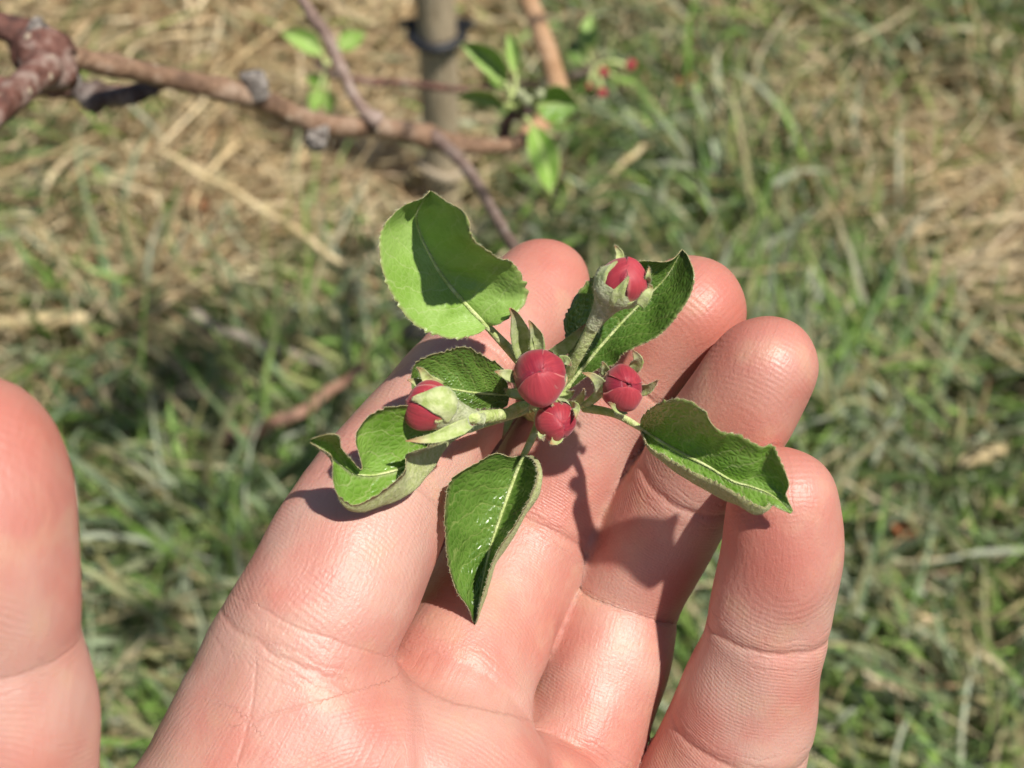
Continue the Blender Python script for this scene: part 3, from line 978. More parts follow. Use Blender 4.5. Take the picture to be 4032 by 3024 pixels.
# the large cupped leaf at the top
make_leaf(cluster,
    [(1919, 1285, 226), (1824, 1188, 224), (1742, 1089, 222), (1690, 1000, 220), (1652, 917, 219), (1640, 840, 217), (1690, 752, 213)],
    [(1919, 1290, 226), (1870, 1318, 224), (1765, 1333, 221), (1643, 1283, 218), (1562, 1193, 216), (1516, 1098, 214), (1492, 958, 213), (1507, 894, 213), (1562, 831, 213), (1610, 803, 213), (1661, 781, 212), (1692, 750, 212)],
    [(1921, 1283, 226), (1960, 1278, 224), (2005, 1248, 223), (2055, 1212, 223), (2074, 1160, 223), (2064, 1105, 221), (2014, 1032, 217.5), (1964, 1014, 213), (1900, 975, 207.5), (1862, 935, 204.5), (1835, 840, 204.5), (1760, 797, 207), (1700, 750, 211)],
    M_leaf_fresh, stalk=[(2050, 1425, 230), (2000, 1370, 229)], seed=3, mid_r=.5, tooth=.44, pk=.42, teeth=21,
    label="large bright green cupped leaf standing above the index finger")
# dark leaf behind the left bud
make_leaf(cluster,
    [(2005, 1556, 228), (1940, 1552, 224), (1851, 1544, 221), (1740, 1525, 219), (1622, 1500, 217)],
    [(2005, 1550, 228), (1990, 1480, 223), (1978, 1449, 221), (1905, 1400, 218), (1833, 1368, 216), (1765, 1380, 216), (1688, 1400, 215), (1632, 1440, 215), (1616, 1495, 217)],
    [(2005, 1562, 228), (1990, 1602, 226), (1923, 1608, 224), (1840, 1612, 222), (1740, 1600, 220), (1660, 1580, 218), (1626, 1535, 217), (1618, 1505, 217)],
    M_leaf_dark, stalk=[(2110, 1585, 231), (2070, 1570, 230)], seed=4, tooth=.34, pk=.36, teeth=18, label="dark glossy leaf tucked behind the left bud")
# folded leaf at the lower left
make_leaf(cluster,
    [(1850, 1692, 223.0), (1740, 1752, 218.7), (1650, 1805, 215.6), (1584, 1843, 214.0), (1510, 1864, 213.0), (1453, 1872, 212.0), (1380, 1858, 210.0), (1300, 1795, 207.0), (1224, 1735, 204.0)],
    [(1850, 1688, 223.0), (1740, 1640, 216.7), (1666, 1600, 211.8), (1562, 1598, 209.0), (1480, 1624, 208.0), (1424, 1672, 208.0), (1400, 1735, 208.0), (1425, 1845, 209.5), (1385, 1815, 207.0), (1345, 1765, 204.0), (1336, 1712, 202.0), (1281, 1709, 202.0), (1222, 1731, 203.0)],
    [(1850, 1696, 223), (1751, 1725, 217.5), (1660, 1768, 213.5), (1604, 1792, 211.5), (1594, 1852, 210), (1544, 1901, 209.5), (1470, 1958, 209), (1395, 1990, 208.5), (1335, 1950, 207.5), (1312, 1885, 206), (1304, 1800, 205), (1256, 1764, 204), (1222, 1740, 203)],
    M_leaf_mid, cb=[(1850, 1700, 223.0), (1779, 1738, 220.1), (1742, 1780, 218.2), (1675, 1872, 215.4), (1590, 1950, 213.0), (1500, 1996, 212.0), (1420, 2016, 211.0), (1352, 1990, 209.0), (1318, 1900, 207.5), (1303, 1812, 206.0), (1256, 1768, 205.0), (1222, 1742, 204.0)],
    stalk=[(2105, 1605, 231.0), (1990, 1645, 227.0), (1900, 1675, 224.5)], seed=5, mid_r=.36, teeth=26, tooth=.3, pk=.28, label="leaf folded lengthwise with its pale downy underside turned up")
# hanging leaf at the bottom
make_leaf(cluster,
    [(2060, 1795, 226), (2025, 1881, 227), (1979, 2009, 227), (1938, 2132, 227), (1908, 2255, 227), (1882, 2393, 226), (1869, 2458, 226)],
    [(2055, 1793, 226), (2010, 1799, 224), (1954, 1786, 222), (1887, 1819, 221), (1815, 1855, 220), (1770, 1901, 220), (1757, 1983, 220), (1752, 2060, 220), (1757, 2162, 221), (1783, 2280, 222), (1805, 2342, 223), (1846, 2398, 224), (1866, 2455, 226)],
    [(2065, 1797, 226), (2085, 1800, 224), (2108, 1825, 221.5), (2113, 1880, 219.5), (2088, 1958, 219), (2040, 2040, 219), (1990, 2122, 219.5), (1952, 2188, 220), (1922, 2255, 221), (1906, 2327, 222.5), (1882, 2419, 224), (1871, 2457, 226)],
    M_leaf_dark, cb=[(2066, 1797, 226), (2092, 1797, 224.5), (2120, 1817, 223), (2136, 1870, 222), (2114, 1958, 221.5), (2063, 2040, 222), (2012, 2122, 222), (1970, 2190, 222.5), (1940, 2258, 223), (1918, 2330, 224), (1888, 2422, 225), (1872, 2458, 226)],
    stalk=[(2125, 1655, 229), (2100, 1715, 227)], seed=6, mid_r=.42, teeth=32, tooth=.26, pk=.34, label="pointed leaf hanging down along the middle finger")
# leaf to the right, over ring and little finger
make_leaf(cluster,
    [(2522, 1684, 222), (2601, 1738, 219), (2688, 1787, 217), (2786, 1836, 215), (2884, 1894, 213.5), (2960, 1917, 212.5), (3040, 1950, 211.5), (3118, 2015, 210)],
    [(2520, 1680, 222), (2532, 1636, 218.5), (2601, 1584, 212.5), (2667, 1569, 209.5), (2721, 1584, 208.5), (2775, 1622, 208), (2802, 1666, 208.5), (2840, 1696, 208.5), (2905, 1709, 208.5), (2960, 1742, 208.5), (3003, 1761, 208.5), (3041, 1753, 208.5), (3068, 1801, 207.5), (3090, 1845, 208), (3107, 1905, 208.5), (3094, 1950, 209.5), (3122, 2012, 210)],
    [(2521, 1690, 222), (2553, 1752, 217.5), (2612, 1797, 215.5), (2688, 1834, 213.5), (2770, 1878, 212), (2835, 1908, 211), (2900, 1940, 210), (2970, 1985, 209), (3010, 2000, 209), (3035, 1985, 209.5), (3062, 2000, 210), (3110, 2022, 210)],
    M_leaf_mid, cb=[(2521, 1697, 222), (2556, 1776, 219), (2623, 1833, 217), (2699, 1886, 215.5), (2786, 1930, 214), (2873, 1978, 212.5), (2932, 2010, 211.5), (2985, 2024, 211), (3020, 2010, 210), (3044, 1988, 210), (3072, 2004, 210), (3114, 2021, 210)],
    stalk=[(2300, 1605, 229), (2420, 1630, 225)], seed=7, mid_r=.42, teeth=26, tooth=.40, pk=.34, label="glossy wavy leaf reaching right to the little finger")
# leaf behind the upper right bud
make_leaf(cluster,
    [(2236, 1522, 229), (2307, 1433, 227.5), (2375, 1352, 226.5), (2465, 1253, 225.5), (2555, 1162, 224), (2623, 1090, 222.5), (2686, 985, 220)],
    [(2238, 1505, 229), (2240, 1420, 226.5), (2230, 1329, 224.5), (2221, 1262, 223.5), (2244, 1207, 223), (2275, 1153, 222.5), (2340, 1090, 221.5), (2420, 1048, 220.5), (2492, 1033, 220), (2540, 1029, 219.5), (2601, 1031, 219), (2645, 1020, 219), (2684, 982, 219.5)],
    [(2250, 1528, 229), (2300, 1490, 227.5), (2361, 1451, 226), (2420, 1432, 224.5), (2450, 1395, 223), (2510, 1366, 221.5), (2578, 1329, 220), (2646, 1271, 218.5), (2705, 1189, 217.5), (2729, 1117, 217), (2732, 1067, 217.5), (2709, 1004, 219), (2688, 982, 219.5)],
    M_leaf_dark, stalk=[(2160, 1600, 231), (2200, 1560, 230)], seed=8, mid_r=.40, teeth=30, tooth=.26, pk=.36, label="dark green pointed leaf behind the upper right bud")

def strip(parent, name, P, wpx, mats, cup=.35, seed=2, hair=60, thick=.16, tipw=.05, base=.7):
    """a small curved sepal or bract along P (px, py, depth), wpx wide"""
    r = np.random.default_rng(seed)
    C = catmull(locs(P), 22)
    T, N, B = frames(C)
    view = -C / np.linalg.norm(C, axis=1)[:, None]
    side = np.cross(T, view); side /= np.linalg.norm(side, axis=1)[:, None]
    up = np.cross(side, T)
    t = np.linspace(0, 1, 22)
    w = wpx * P[0][2] / F_PX / 2 * np.interp(t, [0, .25, .5, .8, 1], [base, 1, .88, .45, tipw])
    vv = np.linspace(-1, 1, 9)
    G = C[:, None] + side[:, None] * (w[:, None] * vv)[..., None] + up[:, None] * (cup * w[:, None] * (vv ** 2 - .4))[..., None]
    G += r.normal(0, .012, G.shape)
    idx = np.arange(22 * 9).reshape(22, 9)
    n = 22 * 9
    fq = np.stack([idx[:-1, :-1], idx[:-1, 1:], idx[1:, 1:], idx[1:, :-1]], -1).reshape(-1, 4)
    ring = np.r_[idx[:, 0], idx[-1, 1:], idx[-2::-1, -1], idx[0, -2:0:-1]]
    rim = np.stack([ring, np.roll(ring, -1), np.roll(ring, -1) + n, ring + n], 1)
    Tp = (G + up[:, None] * thick / 2).reshape(-1, 3); Bt = (G - up[:, None] * thick / 2).reshape(-1, 3)
    mb = MB()
    mb.add(np.vstack([Tp, Bt]), [*map(tuple, fq), *map(tuple, fq[:, ::-1] + n), *map(tuple, rim)], 0, lu=np.tile(np.repeat(t, 9), 2))
    if hair:
        a, b = r.integers(0, 22, hair * 2), r.choice([0, 8], hair * 2)
        fuzz(mb, G[a, b], side[a] * np.where(b == 0, -1, 1)[:, None] + up[a] * r.normal(0, .5, (hair * 2, 1)), .38, .03, 1)
        a, b = r.integers(0, 22, hair), r.integers(0, 9, hair)
        fuzz(mb, G[a, b], up[a] * r.choice([-1, 1], (hair, 1)), .35, .03, 1)
    return mb.build(name, mats, parent)

def bud(parent, c, axis, rpx, stretch, spin, sepals, stalk, label, petals, seed=1, cup=1.0, tall=1.0, stalk_r=.75, hug=(), point=None):
    """flower bud: downy cup (the part) with petals, sepals and stalk as its pieces"""
    r = np.random.default_rng(seed)
    c3 = loc(*c)
    R = rpx * c[2] / F_PX
    w = np.array(axis, float); w /= np.linalg.norm(w)
    e1 = np.array([1.0, 0, 0]) - w[0] * w
    e1 /= np.linalg.norm(e1)
    e2 = np.cross(w, e1)
    lumps = [(r.normal(0, 1, 3), r.uniform(0, 6.28)) for _ in range(5)]
    def lump(D):
        q = 0
        for d, p_ in lumps:
            q = q + .048 * np.sin(2.3 * (D @ (d / np.linalg.norm(d))) + p_) + .012 * np.abs(np.sin(3.4 * (D @ (d / np.linalg.norm(d))) + p_))
        if point is not None:
            q = q + .17 * np.clip(D @ (np.array(point) / np.linalg.norm(point)), 0, 1) ** 5
        return q
    # cup and receptacle, tapering into the stalk
    st = catmull(locs(stalk), 26)
    base = c3 - w * R * stretch * .98
    mb = MB()
    prof = [(.02, 1.03), (-.22, 1.06), (-.50, 1.02), (-.78, .88), (-1.05, .70), (-1.35, .54), (-1.75, .42), (-2.2, .34), (-2.5, .30)]
    prof = [(a, b * cup) for a, b in prof]
    ths = np.linspace(0, 2 * np.pi, 24, endpoint=False)
    V = []
    for hgt, rad in prof:
        k = rad * (1 + .05 * np.cos(5 * ths + spin))
        V.append(c3 + w * hgt * R + (R * k)[:, None] * (np.cos(ths)[:, None] * e1 + np.sin(ths)[:, None] * e2))
    V = np.array(V)
    F = [(i * 24 + j, i * 24 + (j + 1) % 24, (i + 1) * 24 + (j + 1) % 24, (i + 1) * 24 + j) for i in range(len(prof) - 1) for j in range(24)]
    mb.add(V.reshape(-1, 3), F, 0)
    k = 520
    a, b = r.integers(1, len(prof), k), r.integers(0, 24, k)
    nn = V[a, b] - V[a].mean(1)
    nn /= np.linalg.norm(nn, axis=1)[:, None]
    fuzz(mb, V[a, b] + (V[a - 1, b] - V[a, b]) * r.random((k, 1)), nn - w * .3, .42, .03, 1)
    o = mb.build("flower_bud", [M_cup, M_fuzz], parent)
    o["label"] = label
    sm = MB()
    joint = c3 - w * R * 2.1
    Cs = catmull(np.vstack([st[:-8:5], joint, joint + w * R * .5]), 34)
    rr = np.interp(np.linspace(0, 1, 34), [0, .5, .8, 1], [stalk_r * .8, stalk_r * .8, stalk_r * .95, R * .32])
    C, Tt, Nn, Bb, rad = tube(sm, Cs, rr, 12, 0, wob=.05)
    k = 700
    a = r.integers(0, len(C), k); th = r.uniform(0, 6.28, k)
    nn = np.cos(th)[:, None] * Nn[a] + np.sin(th)[:, None] * Bb[a]
    fuzz(sm, C[a] + nn * rad[a][:, None] * .92, nn, .5, .03, 1)
    sm.build("flower_stalk", [M_stalk, M_fuzz], o)
    # petals, each a rounded scale running from the base over the top
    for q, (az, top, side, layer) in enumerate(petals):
        az, top, side = math.radians(az), math.radians(top), math.radians(side)
        pp = np.linspace(math.radians(140), top, 30)
        vv = np.linspace(-1, 1, 23)
        PP, VV = np.meshgrid(pp, vv, indexing='ij')
        tt = (PP - pp[0]) / (pp[-1] - pp[0])
        sg = side * np.clip(1 - np.clip((tt - .42) / .58, 0, 1) ** 2.6, .0, 1) ** .5 * (1 + .05 * np.sin(tt * 7 + q))
        QQ = VV * sg * (1 + .04 * np.sin(tt * 11 + q * 2 + 3 * VV))
        ea = math.cos(az) * e1 + math.sin(az) * e2
        et = -math.sin(az) * e1 + math.cos(az) * e2
        Dm = np.cos(PP)[..., None] * w + np.sin(PP)[..., None] * ea
        Dr = np.cos(QQ)[..., None] * Dm + np.sin(QQ)[..., None] * et
        edge = np.maximum(np.abs(VV), np.clip((tt - .45) / .55, 0, 1))
        rr = layer + .012 * np.sin(VV * 4 + q) * tt + .016 * np.sin(tt * 9 + VV * 3 + q * 1.7) + .022 * (1 - np.abs(np.sin(VV * 2.2 + .5 + q))) * np.clip(tt * 2, 0, 1)
        rr = rr + .010 * edge ** 6 - .018 * np.clip((edge - .93) / .07, 0, 1) ** 2 + .12 * np.clip(.22 - np.abs(VV * .9 + .3 * math.sin(q * 2.1)), 0, 1) * np.clip(tt * 1.5, 0, 1)
        rr = rr + lump(Dr)
        axl = (Dr @ w)
        G = c3 + R * rr[..., None] * (Dr + (stretch - 1) * axl[..., None] * w + (tall - 1) * (Dr @ e2)[..., None] * e2)
        N = np.cross(np.gradient(G, axis=0), np.gradient(G, axis=1)); N /= np.linalg.norm(N, axis=2)[..., None] + 1e-9
        flip = ((G - c3) * N).sum(-1).mean() < 0
        if flip:
            N = -N
        nr, nc = G.shape[:2]
        idx = np.arange(nr * nc).reshape(nr, nc)
        fq = np.stack([idx[:-1, :-1], idx[1:, :-1], idx[1:, 1:], idx[:-1, 1:]], -1).reshape(-1, 4)
        if flip:
            fq = fq[:, ::-1]
        V = G.reshape(-1, 3)
        inn = (G - N * .10).reshape(-1, 3)
        n = nr * nc
        ring = np.r_[idx[:, 0], idx[-1, 1:], idx[-2::-1, -1], idx[0, -2:0:-1]]
        rim = np.stack([ring, np.roll(ring, -1), np.roll(ring, -1) + n, ring + n], 1)
        pm = MB()
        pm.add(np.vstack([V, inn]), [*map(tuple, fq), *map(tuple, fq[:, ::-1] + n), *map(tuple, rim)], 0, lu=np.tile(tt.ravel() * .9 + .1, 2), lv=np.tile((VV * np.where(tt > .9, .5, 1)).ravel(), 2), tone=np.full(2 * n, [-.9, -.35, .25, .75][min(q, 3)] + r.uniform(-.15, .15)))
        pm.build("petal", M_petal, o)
    # inner petals that close the middle
    core = MB()
    PH, TH = np.meshgrid(np.linspace(0, 2.6, 20), np.linspace(0, 2 * math.pi, 33), indexing='ij')
    Dr = np.cos(PH)[..., None] * w + np.sin(PH)[..., None] * (np.cos(TH)[..., None] * e1 + np.sin(TH)[..., None] * e2)
    rr = .90 + .05 * np.sin(TH * 3 + 1) * np.sin(PH * 2) + lump(Dr)
    G = c3 + R * rr[..., None] * (Dr + (stretch - 1) * (Dr @ w)[..., None] * w + (tall - 1) * (Dr @ e2)[..., None] * e2)
    idx = np.arange(20 * 33).reshape(20, 33)
    fq = np.stack([idx[:-1, :-1], idx[1:, :-1], idx[1:, 1:], idx[:-1, 1:]], -1).reshape(-1, 4)
    core.add(G.reshape(-1, 3), [tuple(x) for x in fq], 0, lu=np.full(660, .7), lv=(TH.ravel() / 7))
    core.build("petal", M_petal, o)
    for q, (az, top, side, layer) in enumerate(hug):          # sepals still pressed to the petals
        az, top, side = math.radians(az), math.radians(top), math.radians(side)
        pp = np.linspace(math.radians(128), top, 26); vv = np.linspace(-1, 1, 15)
        PP, VV = np.meshgrid(pp, vv, indexing='ij')
        tt = (PP - pp[0]) / (pp[-1] - pp[0])
        sg = side * (1 - np.clip((tt - .15) / .85, 0, 1) ** 1.25 * .94) * (1 + .04 * np.sin(tt * 14 + q))
        ea = math.cos(az) * e1 + math.sin(az) * e2; et = -math.sin(az) * e1 + math.cos(az) * e2
        Dr = np.cos(VV * sg)[..., None] * (np.cos(PP)[..., None] * w + np.sin(PP)[..., None] * ea) + np.sin(VV * sg)[..., None] * et
        rr = layer + .035 * (1 - np.abs(VV)) + .02 * np.sin(tt * 10 + VV * 4) + .05 * tt ** 6 + lump(Dr)
        G = c3 + R * rr[..., None] * (Dr + (stretch - 1) * (Dr @ w)[..., None] * w)
        N = np.cross(np.gradient(G, axis=0), np.gradient(G, axis=1)); N /= np.linalg.norm(N, axis=2)[..., None] + 1e-9
        flip = ((G - c3) * N).sum(-1).mean() < 0
        N = -N if flip else N
        nr, nc = G.shape[:2]; n = nr * nc
        idx = np.arange(n).reshape(nr, nc)
        fq = np.stack([idx[:-1, :-1], idx[1:, :-1], idx[1:, 1:], idx[:-1, 1:]], -1).reshape(-1, 4)
        fq = fq[:, ::-1] if flip else fq
        ring = np.r_[idx[:, 0], idx[-1, 1:], idx[-2::-1, -1], idx[0, -2:0:-1]]
        rim = np.stack([ring, np.roll(ring, -1), np.roll(ring, -1) + n, ring + n], 1)
        pm = MB()
        pm.add(np.vstack([G.reshape(-1, 3), (G - N * .16).reshape(-1, 3)]), [*map(tuple, fq), *map(tuple, fq[:, ::-1] + n), *map(tuple, rim)], 0, lu=np.tile(tt.ravel() * .8, 2))
        k = 260
        a, b = r.integers(0, nr, k), r.integers(0, nc, k)
        fuzz(pm, G[a, b], N[a, b], .36, .03, 1)
        pm.build("sepal", [M_sepal, M_fuzz], o)
    for k, (Pp, wpx, cp) in enumerate(sepals):
        strip(o, "sepal", Pp, wpx, [M_sepal, M_fuzz], cp, seed * 10 + k)
    return o

ROOT = (2130, 1592, 231)
# middle bud, facing the viewer
bud(cluster, (2124, 1476, 217), (-.10, .16, 1), 97, 1.08, .9,
    [([(2040, 1490, 219), (1995, 1475, 217), (1948, 1462, 215)], 50, .3), ([(2195, 1430, 221), (2225, 1420, 220), (2250, 1440, 218)], 44, .3),
     ([(2050, 1545, 222), (2010, 1545, 222), (1985, 1530, 221)], 36, .3), ([(2170, 1570, 222), (2180, 1585, 220), (2172, 1596, 218)], 36, .3), ([(2200, 1550, 222), (2235, 1555, 222), (2262, 1540, 221)], 40, .3)],
    [ROOT, (2130, 1550, 229), (2126, 1500, 225)], "largest red bud at the centre of the cluster", [(205, 10, 62, .985), (105, -22, 78, 1.01), (18, 14, 56, 1.03), (284, 4, 66, 1.06)], 21, point=(.05, -1, .25))
# upper right bud, seen from the side
bud(cluster, (2442, 1108, 214), (.42, .70, .50), 95, 1.06, .35,
    [([(2438, 1036, 215), (2440, 1000, 215), (2420, 964, 214)], 34, .5),
     ([(2520, 1205, 211), (2545, 1165, 210), (2562, 1135, 210), (2556, 1118, 209.5)], 44, .5),
     ([(2545, 1120, 213), (2552, 1090, 211), (2556, 1050, 211)], 30, .5)],
    [ROOT, (2222, 1500, 227), (2290, 1370, 221), (2350, 1260, 216.5)], "upper right bud seen from the side with downy green cup", [(90, 0, 74, .985), (268, 10, 52, .98), (205, -6, 60, 1.01), (340, -16, 60, 1.045)], 22, stalk_r=.95, hug=[(195, 38, 34, 1.05), (262, 50, 20, 1.07), (330, 74, 40, 1.06), (30, 62, 28, 1.06)])
# right bud
bud(cluster, (2444, 1522, 219), (.24, -.06, 1), 71, 1.12, 2.2,
    [([(2375, 1560, 222), (2360, 1510, 218), (2330, 1480, 216), (2292, 1468, 215)], 58, .35), ([(2490, 1460, 221), (2512, 1420, 219), (2492, 1378, 217)], 50, .35),
     ([(2385, 1475, 221), (2380, 1445, 219), (2372, 1424, 218)], 40, .35), ([(2505, 1540, 221), (2550, 1532, 219), (2592, 1496, 217)], 44, .35), ([(2470, 1615, 220), (2430, 1608, 218), (2398, 1584, 216.5)], 40, .4)],
    [ROOT, (2240, 1598, 230), (2340, 1580, 227), (2400, 1545, 224)], "small crumpled red bud right of the middle one", [(185, 10, 60, .97), (5, 10, 60, .98), (78, 10, 64, 1.02), (265, -4, 66, 1.06)], 23, tall=1.18, point=(.5, -.8, .2))
# lower bud
bud(cluster, (2186, 1650, 221), (.10, -.34, .95), 77, 1.04, 1.5,
    [([(2235, 1600, 222), (2268, 1605, 219), (2268, 1650, 217)], 42, .4), ([(2190, 1715, 221), (2185, 1735, 219), (2165, 1748, 218)], 62, .5), ([(2140, 1690, 221), (2132, 1715, 219), (2140, 1735, 217)], 34, .4),
     ([(2150, 1590, 222), (2180, 1583, 221), (2215, 1588, 219)], 34, .3)],
    [ROOT, (2150, 1605, 230), (2172, 1625, 227)], "red bud lowest in the cluster, just under the middle one", [(265, 6, 60, .98), (5, 8, 58, 1.0), (110, 0, 66, 1.02), (200, -14, 58, 1.055)], 24)
# left bud, lying on its side
bud(cluster, (1706, 1606, 212), (-.90, .22, .40), 88, 1.12, .2,
    [([(1850, 1665, 211), (1800, 1690, 208.5), (1700, 1726, 207), (1596, 1736, 206)], 58, .5),
     ([(1740, 1520, 213), (1690, 1500, 212), (1662, 1462, 211), (1640, 1446, 210)], 50, .4), ([(1680, 1535, 214), (1640, 1505, 213), (1604, 1496, 212)], 42, .4)],
    [ROOT, (2050, 1602, 229), (1985, 1634, 222), (1915, 1656, 217)], "left bud lying sideways with one olive green sepal over it", [(180, 6, 72, .97), (255, 0, 66, .99), (70, -6, 62, 1.02), (-42, -22, 60, 1.055)], 25, stalk_r=1.05, point=(-.75, -.6, .1), hug=[(-12, 26, 44, 1.13), (-62, 84, 30, 1.05)], cup=.92)

# bracts and narrow stipules between the stalks
def bract(P, w, seed, cup=.5):
    strip(cluster, "bract", P, w, [M_sepal, M_fuzz], cup, seed, 70, base=.9, tipw=.12)
bract([(2070, 1400, 229), (2050, 1320, 226), (2030, 1250, 223), (2008, 1214, 221)], 88, 61, .7)
bract([(2118, 1392, 228), (2112, 1330, 226), (2098, 1290, 224), (2082, 1262, 223)], 62, 62, .6)
bract([(2175, 1400, 227), (2230, 1362, 225), (2270, 1318, 223), (2306, 1276, 222)], 56, 63)
bract([(2222, 1490, 228), (2236, 1440, 226), (2262, 1390, 224), (2284, 1352, 223)], 44, 64)
bract([(2040, 1600, 233), (2010, 1640, 233), (1992, 1690, 232), (1978, 1726, 231)], 34, 65)
bract([(2270, 1590, 229), (2290, 1560, 226), (2300, 1530, 224)], 34, 66)
bract([(2100, 1610, 228), (2095, 1590, 226), (2090, 1575, 225)], 40, 67)
# woody base of the cluster, going down between the fingers
sp = MB()
tube(sp, catmull(locs([(2135, 1585, 229), (2140, 1600, 234), (2110, 1620, 243), (2060, 1600, 256), (2010, 1520, 275)]), 24), np.linspace(1.7, 2.2, 24), 14, 0, .12)
sp.build("spur", M_stalk, cluster)

# ================================================================== the apple branch behind the hand
BR_O = to_world(loc(190, 220, 385))
branch = thing("apple_branch", "reddish brown apple branch with knots, twigs and a few young leaves crossing behind the hand", "branch", BR_O)

def limb(mb, P, n=60, seg=18, wob=.05, mat=0, knots=0, seed=1):
    """P: (px, py, depth mm, radius px)"""
    r = np.random.default_rng(seed)
    C = catmull(px_chain(P), n)
    rad = C[:, 3].copy()
    for _ in range(knots):
        k = r.uniform(0, n)
        rad *= 1 + r.uniform(.05, .16) * np.exp(-((np.arange(n) - k) / 1.6) ** 2)
    c = C[:, :3].copy()
    c[1:-1] += r.normal(0, .10, (n - 2, 3))
    tube(mb, c, rad, seg, mat, wob)
    return c, rad

mb = MB()
limb(mb, [(230, 215, 384, 52), (330, 236, 390, 43), (480, 265, 400, 43), (638, 300, 412, 43), (820, 338, 424, 43), (1020, 393, 440, 42), (1180, 462, 454, 41), (1280, 494, 462, 43), (1420, 497, 472, 39), (1513, 502, 480, 40), (1640, 528, 490, 43), (1740, 556, 498, 41), (1850, 575, 506, 34), (1960, 575, 514, 31), (2040, 560, 522, 34), (2075, 540, 527, 28)], 100, 20, .05, 0, 12, 3)
main = mb.build("wood", M_bark_brown, branch)
mb = MB()
limb(mb, [(2030, 565, 520, 30), (2100, 520, 530, 36), (2160, 450, 545, 38), (2195, 350, 560, 40), (2165, 230, 580, 38), (2120, 100, 600, 37), (2075, -20, 620, 36), (2020, -180, 640, 34)], 60, 18, .05, 0, 4, 13)
mb.build("shoot", M_bark_tan, branch)
mb = MB()   # swollen red knuckle and the limbs that meet in it
limb(mb, [(100, 150, 390, 78), (150, 190, 385, 104), (185, 235, 381, 110), (215, 275, 382, 96), (240, 310, 386, 66)], 30, 24, .10, 0, 4, 4)
limb(mb, [(-1300, 60, 390, 60), (-600, 40, 386, 48), (-160, 70, 384, 44), (-60, 80, 384, 44), (30, 110, 384, 50), (110, 145, 385, 60), (190, 200, 384, 70)], 40, 20, .09, 0, 8, 5)
limb(mb, [(210, 235, 380, 66), (150, 290, 372, 62), (80, 350, 362, 62), (0, 420, 352, 66), (-120, 510, 340, 66), (-300, 640, 330, 68), (-800, 900, 310, 78), (-1500, 1200, 300, 90)], 50, 20, .05, 0, 6, 6)
kn = mb.build("old_wood", M_bark_red, branch)
mb = MB()
limb(mb, [(-1200, 330, 430, 42), (-600, 280, 425, 36), (-200, 300, 420, 34), (-40, 330, 420, 32), (120, 348, 420, 30), (260, 350, 420, 30), (400, 362, 418, 32), (520, 362, 416, 30), (640, 330, 420, 24)], 50, 16, .06, 0, 5, 7)
mb.build("side_branch", M_bark_red, branch)
mb = MB()
limb(mb, [(300, 330, 418, 22), (330, 360, 416, 46), (360, 380, 415, 52), (430, 380, 415, 40), (540, 372, 415, 32), (620, 350, 417, 18)], 26, 16, .14, 0, 4, 8)
mb.build("spur", M_bark_dark, branch)
mb = MB()
limb(mb, [(1490, 478, 470, 30), (1440, 440, 468, 25), (1385, 360, 466, 23), (1340, 260, 464, 23), (1285, 140, 462, 24), (1250, 90, 462, 26), (1210, 30, 461, 21), (1150, -60, 460, 20), (1060, -200, 460, 20)], 60, 14, .06, 0, 9, 9)
mb.build("twig", M_bark_purple, branch)
mb = MB()
limb(mb, [(1700, 530, 492, 30), (1760, 580, 486, 27), (1830, 655, 470, 24), (1890, 740, 450, 23), (1940, 830, 420, 22), (1990, 920, 385, 21), (2040, 1010, 345, 22), (2060, 1150, 305, 22), (2040, 1350, 282, 24), (2010, 1520, 275, 30)], 60, 14, .06, 0, 9, 10)
mb.build("twig", M_bark_purple, branch)
mb = MB()
limb(mb, [(1390, 310, 640, 13), (1470, 322, 640, 14), (1600, 326, 640, 13), (1740, 345, 640, 14), (1840, 352, 640, 11), (2000, 335, 640, 10), (2120, 322, 640, 9)], 40, 10, .08, 0, 5, 11)
mb.build("twig", M_bark_red, branch)
mb = MB()
limb(mb, [(1985, 560, 518, 26), (1990, 500, 516, 22), (2010, 460, 512, 20), (2060, 440, 508, 22), (2090, 430, 506, 20)], 30, 14, .1, 0, 5, 12)
mb.build("twig", M_bark_dark, branch)
# bud scars and short spurs on the wood
def scar(P, axis, rp, label=None):
    c = loc(*P); R = rp * P[2] / F_PX
    w = np.array(axis, float); w /= np.linalg.norm(w)
    m = MB()
    h = np.array([-1.2, -.5, -.1, .2, .5, .8, .92, .86, .55, .30, .05])
    q = np.array([.85, .92, 1.0, .90, 1.0, .92, .80, .60, .55, .30, .02])
    tube(m, c + w * (h * R)[:, None] + np.cumsum(rng.normal(0, .02, (11, 3)), 0), q * R, 18, 0, .12, caps=False)
    o = m.build("bud_scar", M_scar, main)
    if label:
        o["label"] = label
scar((1002, 326, 434), (-.15, .75, .5), 50, "pale grey cup shaped bud scar")
scar((1245, 540, 458), (-.15, -.9, .35), 44)
scar((160, 125, 379), (-.2, .4, 1), 44)
scar((285, 305, 383), (.3, -.5, .8), 34)

